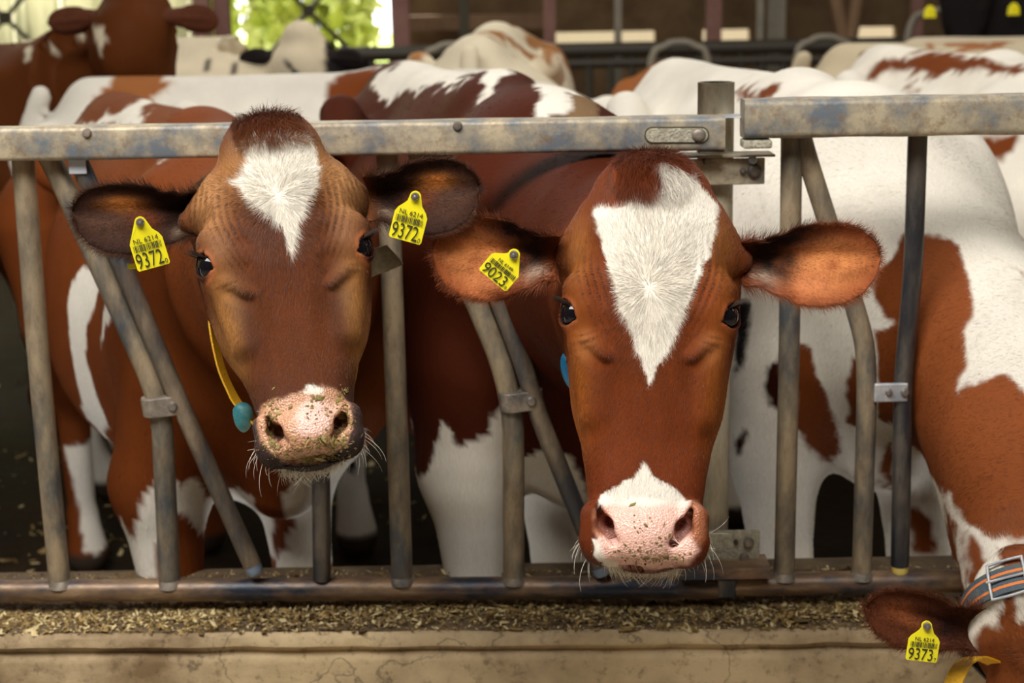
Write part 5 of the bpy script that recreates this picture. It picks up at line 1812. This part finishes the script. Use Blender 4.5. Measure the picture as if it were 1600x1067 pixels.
# cow B: bright blue block seen past the left cheek
p = at(890, 580, 2.30)
bm = bmesh.new()
bmesh.ops.create_icosphere(bm, subdivisions=3, radius=1)
for v in bm.verts:
    c = v.co
    v.co = Vector(p) + Vector((c.x * .013 + c.z * -.006, c.y * .016, c.z * .030))
me = bpy.data.meshes.new('collar_weight'); bm.to_mesh(me); bm.free()
me.polygons.foreach_set('use_smooth', [True] * len(me.polygons))
link('collar_weight', me, M['blue'], rootB)['label'] = 'bright blue plastic collar block'
ring = [at(888, 556, 2.32), at(905, 640, 2.30), at(960, 720, 2.30), at(1040, 720, 2.30), at(1110, 640, 2.33), at(1130, 520, 2.38), at(1100, 400, 2.5), at(1010, 350, 2.55), at(930, 400, 2.5), at(895, 480, 2.38)]
st, *_ = strap('collar', catmull(ring, 8, True), np.array([0, -1., .1]), .020, .003, M['leather'], rootB)

# ------------------------------------------------------------------ cows farther back


def std_head(wx, wy, th, S, fwd=.92, up_=.10, z=None, turn=0, elev=-20, side=0.):
    """head frame for a standing cow: fwd along its heading from the withers"""
    a = R(th)
    f = np.array([sin(a), -cos(a), 0]); l = np.array([cos(a), sin(a), 0])
    O = np.array([wx, wy, 0]) + f * (fwd + .12) * S + l * side + np.array([0, 0, (1.42 + up_) * S])
    if z is not None: O[2] = z
    return frame(O, R(th + turn), R(elev), 0)


def far_cow(name, label, wx, wy, th, S, coat, seed, h=.024, head=None, ears=True, hc=None, **k):
    hd = head or std_head(wx, wy, th, S)
    c = Cow(name, wx, wy, th, S, hd, hs=S * .98, **k)
    root = empty('cow', tuple(c.base)); tag(root, label, 'cow', )
    me = c.build(h)
    W = get_v(me)
    C = coat(c, W)
    set_col(me, C)
    link('cow_body', me, M['coatfar'], root)
    if ears:
        sch = dict(back=hc or (.1, .03, .012), rim=hc or (.06, .02, .01), blobs=[(.6, 0, .2, .4, np.array(hc or (.4, .16, .07)) * 1.5 + .02, .6)])
        for sg in (1, -1):
            r0 = c.h2w(np.array([[sg * .115, .095, -.085]]))[0]; r1 = c.h2w(np.array([[sg * .30, .085, -.11]]))[0]
            make_ear(root, r0, r1, c.Rh[2], .045 * S, .05 * S, sch, seed, nh=0)
    return c, root, me


def coat_n(ca, cb, thr, sc, seed, lw=True, extra=None):
    return lambda c, W: noise_coat(c, W, np.asarray(ca), np.asarray(cb), thr, sc, seed, lw, extra)


def coat_p(base, patches, seed, lw=None, rag=.009):
    def f_(c, W):
        C = body_color(c, W, np.asarray(base), patches, seed, rag=rag, ragscale=18)
        if lw is not None:
            L = c.w2b(W)
            k = sstep(.62, .56, L[:, 2] + .04 * fbm(L, 12, seed))[:, None]
            C[:, :3] = C[:, :3] * (1 - k) + np.asarray(lw) * k
        return C
    return f_


CREAM = (.66, .58, .43)
# brown and white rump right behind the left rail
far_cow('L', 'cow standing sideways, white back and brown rump just above the left rail', -.20, 5.27, 92, 1.0,
        coat_p(WHITE * .93, [([(140, 210), (150, 150), (165, 118), (195, 106), (235, 118), (262, 135), (240, 150), (225, 210)], 5.1, (.30, .11, .035), 4, 7), ([(505, 210), (515, 120), (700, 90), (700, 400), (500, 400)], 5.1, BROWN, 4, 7)], 51), 51,
        head=std_head(-.20, 5.27, 92, 1.0, fwd=.42, up_=-.35, elev=-30, turn=80))
# pale cow with black flecks behind it, looking over its back
far_cow('K', 'cream cow with scattered black flecks and a black neck, standing under the bright green opening', -.92, 7.12, 89, 1.05,
        coat_p((.62, .53, .38), [([(306, 98), (316, 94), (322, 104), (316, 113), (308, 108)], 6.8, BLACK, 4, 8), ([(352, 106), (360, 103), (366, 118), (356, 118)], 6.8, BLACK, 4, 8), ([(374, 92), (380, 72), (388, 82), (390, 92), (380, 96)], 6.85, (.08, .06, .05), 4, 8),
                                      ([(444, 90), (452, 96), (478, 118), (462, 121)], 6.8, BLACK, 4, 8), ([(512, 45), (525, 45), (545, 118), (520, 118)], 6.95, BLACK, 4, 8), ([(512, 60), (800, 40), (800, 600), (512, 600)], 6.95, BLACK, 4, 8)], 52, lw=(.6, .55, .45)), 52,
        head=frame(at(492, 112, 7.0), R(160), R(15), 0), hc=(.02, .015, .015))
# brown cow, head up, far left
far_cow('M', 'dark brown cow with raised head, white flecks along its back, far left', -2.05, 6.05, 82, 1.06,
        coat_p((.095, .027, .007), [([(36, 76), (46, 70), (60, 76), (54, 96), (48, 95)], 5.8, CREAM, 4, 8), ([(70, 70), (86, 62), (90, 78)], 5.8, CREAM, 4, 8), ([(100, 60), (150, 38), (155, 44), (105, 66)], 5.8, CREAM, 4, 8), ([(160, 40), (185, 38), (192, 60), (186, 80), (172, 56)], 5.6, CREAM, 4, 8)], 53), 53,
        head=frame(at(230, 62, 5.6), R(172), R(10), 0), neck_mid=at(205, 75, 5.75), hc=(.09, .03, .015))
# black and white cow by the left frame edge
far_cow('N', 'black and white speckled cow at the left frame edge behind the first upright', -1.96, 4.1, 10, 1.0,
        coat_n(BLACK, (.60, .55, .46), -.05, 2.6, 7, True), 54, head=std_head(-1.96, 4.1, 10, 1.0, fwd=.7, turn=-60))
# orange brown cow behind the post
far_cow('I', 'orange brown cow in the distance left of the round post', .70, 6.5, 176, .97,
        coat_p((.26, .085, .02), [], 56), 56, head=std_head(.70, 6.5, 176, .97, up_=-.5, elev=-30))
# cow crest with white stripe over the brown back
far_cow('Q', 'cow with pale pointed hips seen from behind over the brown back', -.03, 7.05, 176, 1.07,
        coat_n((.32, .15, .06), CREAM, .12, 3.2, 10, True), 57, head=std_head(-.03, 7.05, 176, 1.07, up_=-.6, elev=-30))
# white cow with one brown streak, right
far_cow('G', 'white cow with a slanting brown streak along its back, above the right rail', 1.50, 4.45, 6, 1.03,
        coat_p(WHITE, [([(1434, 148), (1458, 120), (1500, 96), (1522, 90), (1542, 92), (1538, 100), (1502, 110), (1470, 128), (1445, 148)], 4.7, BROWN, 4, 8), ([(1512, 212), (1574, 206), (1566, 226), (1540, 250), (1530, 250)], 4.2, BROWN, 3.6, 8)], 58), 58,
        head=std_head(1.50, 4.45, 6, 1.03, up_=-.7, elev=-40, turn=20))
# soiled cream cow
far_cow('F', 'soiled cream cow with a brown rump edge behind the white one', 2.62, 6.42, 86, 1.01,
        coat_n((.30, .12, .05), (.50, .42, .29), .30, 2.2, 12, True), 59, head=std_head(2.62, 6.42, 86, 1.01, up_=-.5, elev=-30))
far_cow('H', 'black cow wearing two yellow ear tags at the top right corner', 3.0, 8.4, -85, 1.1,
        coat_n(BLACK, BLACK * 1.2, -.9, 2.2, 13, False), 60, head=frame(at(1512, -2, 8.0), R(-12), R(-5), 0), hc=(.02, .015, .013))
far_cow('S', 'pale cow standing sideways just below the black cow', 3.15, 7.4, 90, 1.0,
        coat_n((.30, .16, .08), (.56, .47, .34), .38, 2.2, 14, True), 61, head=std_head(3.15, 7.4, 90, 1.0, up_=-.6, elev=-30))
# their tags
for nm, pos in (('H', ((1453, 18), (1584, 14))),):
    c = [o for o in col.objects if o.get('label', '').startswith('black cow wearing')][0]
    for x, y in pos:
        p = at(x, y, 7.86)
        V, F = sweep([p + np.array([0, 0, .03]), p + np.array([0, 0, .01]), p - np.array([0, 0, .03])], [.010, .028, .032], 4, caps=True)
        V = np.array(V); V[:, 1] = p[1] + (V[:, 1] - p[1]) * .1
        link('ear_tag', mesh_np('ear_tag', V, F, False), M['tag'], c)

# ------------------------------------------------------------------ far side of the barn
def far_post(px0, px1, Y, mat, label, top=4.6):
    a, b_ = at(px0, 40, Y), at(px1, 40, Y)
    w = b_[0] - a[0]; cx = (a[0] + b_[0]) / 2
    V = []; # H section
    t_ = w * .16; hw = w / 2
    sec = [(-hw, -hw), (hw, -hw), (hw, -hw + t_), (t_ / 2, -hw + t_), (t_ / 2, hw - t_), (hw, hw - t_), (hw, hw), (-hw, hw), (-hw, hw - t_), (-t_ / 2, hw - t_), (-t_ / 2, -hw + t_), (-hw, -hw + t_)]
    n = len(sec)
    V = [(cx + x_, Y + y_, z) for z in (0, top) for x_, y_ in sec]
    F = [(i, (i + 1) % n, n + (i + 1) % n, n + i) for i in range(n)]
    o = link('barn_post', mesh_np('barn_post', V, F, False), mat)
    return tag(o, label, 'post')


BW = 12.6
def bwall(x0, x1, y0, y1, mat, name='wall_back', Y=BW, th=.12):
    a, b_ = at(x0, y1, Y), at(x1, y0, Y)
    return s_(bevel_box(name, (a[0], Y, a[2]), (b_[0], Y + th, b_[2]), mat, bev=0))


# boards above the low window band, sill wall under it
zt = 4.6
def z_at(py, Y=BW): return at(800, py, Y)[2]
xl, xr = at(640, 40, BW)[0], 9.0
s_(bevel_box('wall_back', (xl, BW, z_at(52)), (xr, BW + .12, 4.6), M['wall'], bev=0))
s_(bevel_box('wall_back', (xl, BW, 0), (xr, BW + .12, z_at(84)), M['wall'], bev=0))
for x0, x1 in ((640, 733), (808, 868), (1024, 1098), (1172, 1336), (1400, 1556), (1572, 2400)):
    a, b_ = at(x0, 60, BW)[0], at(x1, 60, BW)[0]
    s_(bevel_box('wall_back', (a, BW, z_at(84)), (b_, BW + .12, z_at(52)), M['wall'], bev=0))
s_(bevel_box('wall_back', (-9, BW, 0), (xl, BW + .12, z_at(96)), M['wall'], bev=0))
o = bevel_box('ceiling_beam', (xl, BW - .5, z_at(45, BW - .4)), (at(850, 30, BW)[0], BW - .3, z_at(22, BW - .4)), M['beam'])
tag(o, 'wide tan timber beam across the dark back wall', 'beam')
far_post(612, 640, 10.5, M['post_pink'], 'reddish steel post at the right edge of the green opening')
far_post(718, 733, 10.2, M['post_dark'], 'dark narrow post crossing the tan beam')
far_post(850, 868, 10.5, M['post_pink'], 'reddish steel post ending the tan beam')
far_post(960, 971, 10.0, M['post_grey'], 'thin pale grey post between two reddish ones')
far_post(1104, 1126, 10.5, M['post_pink'], 'reddish steel post behind the round fence post')
far_post(1200, 1225, 10.2, M['post_grey'], 'broad grey post right of the round fence post')
far_post(1424, 1440, 10.5, M['post_pink'], 'reddish steel post left of the black cow')
far_post(1182, 1192, 9.8, M['post_grey'], 'thin grey pipe beside the broad grey post')
far_post(305, 330, 10.5, M['post_pink'], 'pinkish post left of the green opening, nearer the brown cow')
far_post(336, 360, 10.6, M['post_pink'], 'pinkish post touching the green opening')
# slanting props
for (a, b_) in (((1300, -40), (1322, 78)), ((1346, -40), (1326, 78))):
    o = tube('brace', [at(*a, 10), at(*b_, 10)], .045, M['beam'], n=10)
    tag(o, 'slim brown roof brace leaning %s above the cream cow' % ('right' if a[0] == 1300 else 'left'), 'brace')
# wire cross bracing in the openings
for (cx, cy) in ((482, 17), (8, 28)):
    a = at(cx, cy, 10.9)
    r_ = empty('cross_brace', tuple(a))
    tag(r_, 'dark crossed tie rods %s' % ('in front of the green opening' if cx == 482 else 'in the top left corner'), 'brace', 'crossed tie rods')
    for sx in (1, -1):
        tube('tie_rod', [a + np.array([-sx * .9, 0, .9]) * 1, a, a + np.array([sx * .9, 0, -.9]) * .75], .016, M['post_dark'], r_, n=8)
    tube('rod_joint', [a - np.array([0, .02, 0]), a + np.array([0, .02, 0])], .045, M['post_dark'], r_, n=12)
# far feed fence
ff = empty('feed_fence', (at(900, 90, 9.6)[0], 9.6, 0))
tag(ff, 'dark distant feed fence running across under the low windows', 'feed fence')
for py, rr in ((85, .045), (106, .03)):
    a = at(530, py, 9.6); b_ = at(1330, py, 9.6)
    tube('rail', [np.array([a[0], 9.6, a[2]]), np.array([b_[0] + 2.5, 9.6, a[2]])], rr, M['far_steel'], ff, n=12)
for px in range(545, 1500, 34):
    a = at(px, 80, 9.6)
    tube('upright', [np.array([a[0], 9.6, a[2]]), np.array([a[0] + .03, 9.6, .3])], .024, M['far_steel'], ff, n=8)
# cubicle hoops
for i, (px, py) in enumerate(((1290, 58), (1062, 66), (1500, 12), (705, 70))):
    c = at(px, py, 8.8)
    w = .16 if i != 2 else .28
    zl = .012 - c[2]
    pts = [c + np.array([-w, 0, zl]), c + np.array([-w, 0, zl * .5]), c + np.array([-w, 0, -.12]), c + np.array([-w * .5, 0, -.02]), c, c + np.array([w * .5, 0, -.02]), c + np.array([w, 0, -.12]), c + np.array([w, 0, zl * .5]), c + np.array([w, 0, zl])]
    pts = catmull(pts, 8)
    o = tube('cubicle_hoop', pts, .022, M['post_grey'], n=10)
    tag(o, ['bent steel hoop behind the soiled cream cow', 'bent steel hoop behind the round fence post', 'tall bent hoop in front of the black cow', 'bent hoop behind the white shoulder of the brown back'][i], 'hoop')

# outside: meadow, hedge, pale curtain strips and buildings
s_(bevel_box('ground', (-40, BW + .2, -.3), (40, 60, -.05), M['grass'], bev=0))
# pale wind curtain on the left opening, hanging in folds
n = 120
a0, a1 = -7.6, at(300, 30, 11.4)[0]
V = []; F = []
for i in range(n):
    x = a0 + (a1 - a0) * i / (n - 1)
    y = 11.9 + .06 * sin(i * .9) + .03 * sin(i * 2.3)
    for k, z in enumerate((1.0, 2.2, 3.4, 4.6)): V.append((x + .02 * sin(i + k), y, z))
    for k, z in enumerate((1.0, 2.2, 3.4, 4.6)): V.append((x + .02 * sin(i + k), y + .008, z))
for i in range(n - 1):
    for k in range(3):
        a = i * 8 + k; F.append((a, a + 1, a + 9, a + 8)); F.append((a + 4, a + 12, a + 13, a + 5))
    F.append((i * 8 + 3, i * 8 + 7, i * 8 + 15, i * 8 + 11)); F.append((i * 8, i * 8 + 8, i * 8 + 12, i * 8 + 4))
mc = bpy.data.materials.new('curtain_sheet'); t, N, L, b = nt(mc)
b.inputs['Base Color'].default_value = (.82, .80, .62, 1); b.inputs['Roughness'].default_value = .7
tr = N.new('ShaderNodeBsdfTranslucent'); tr.inputs[0].default_value = (.9, .88, .72, 1)
ms = N.new('ShaderNodeMixShader'); ms.inputs[0].default_value = .7
L.new(b.outputs[0], ms.inputs[1]); L.new(tr.outputs[0], ms.inputs[2]); L.new(ms.outputs[0], N['Material Output'].inputs[0])
o = link('wind_curtain', mesh_np('wind_curtain', V, F), mc)
tag(o, 'pale yellowish sheet curtain hanging in folds at the far left', 'curtain')

# hedge: leaf masses, each bush with its own crown
def bush(cx, cy, r, hgt, seed, label):
    rg = np.random.default_rng(seed)
    nL = 2600
    d = rg.normal(0, 1, (nL, 3)); d /= np.linalg.norm(d, axis=1)[:, None]
    rr = r * (1 + .22 * fbm(d * 2 + seed, 1.3, seed)) * rg.uniform(.75, 1.0, nL)
    P = np.array([cx, cy, hgt * .5]) + d * rr[:, None] * np.array([1, 1, hgt * .55 / r])
    P = P[P[:, 2] > 0]
    nL = len(P)
    a = rg.normal(0, 1, (nL, 3)); a /= np.linalg.norm(a, axis=1)[:, None]
    b = np.cross(a, d[:nL]); b /= np.linalg.norm(b, axis=1)[:, None] + 1e-9
    s = rg.uniform(.10, .20, nL)[:, None]
    n_ = np.cross(a, b)
    V = np.stack([P - a * s, P + b * s * .45 + n_ * s * .1, P + a * s, P - b * s * .45 + n_ * s * .1], 1).reshape(-1, 3)
    F = (np.arange(nL)[:, None] * 4 + np.array([0, 1, 2, 3])).tolist()
    root = empty('bush', (cx, cy, -.05)); tag(root, label, 'bush', 'hedge outside the barn')
    me = bpy.data.meshes.new('foliage'); me.from_pydata(V.tolist(), [], F); me.update()
    link('foliage', me, M['leaf'], root)
    for k in range(3):
        tube('stem', [np.array([cx + .1 * k, cy, -.05]), np.array([cx + .2 * (k - 1), cy, hgt * .4])], [.07, .03], M['post_dark'], root, n=8)


for i in range(9):
    bush(-8.2 + i * 1.5 + .1 * (i % 3), 17.0 + .6 * (i % 2), .74, 3.8 + .5 * ((i * 7) % 3), 70 + i, 'leafy yellow green bush of the hedge outside')
# white building and red machine outside left
s_(bevel_box('wall_outside', (-9.5, 15.2, 0), (-6.2, 15.4, 1.45), M['whitewall'], bev=0))
s_(bevel_box('wall_outside', (-.3, 15.2, -.05), (9, 15.4, 2.6), M['whitewall'], bev=0))  # white wall added behind the low windows to make them look bright
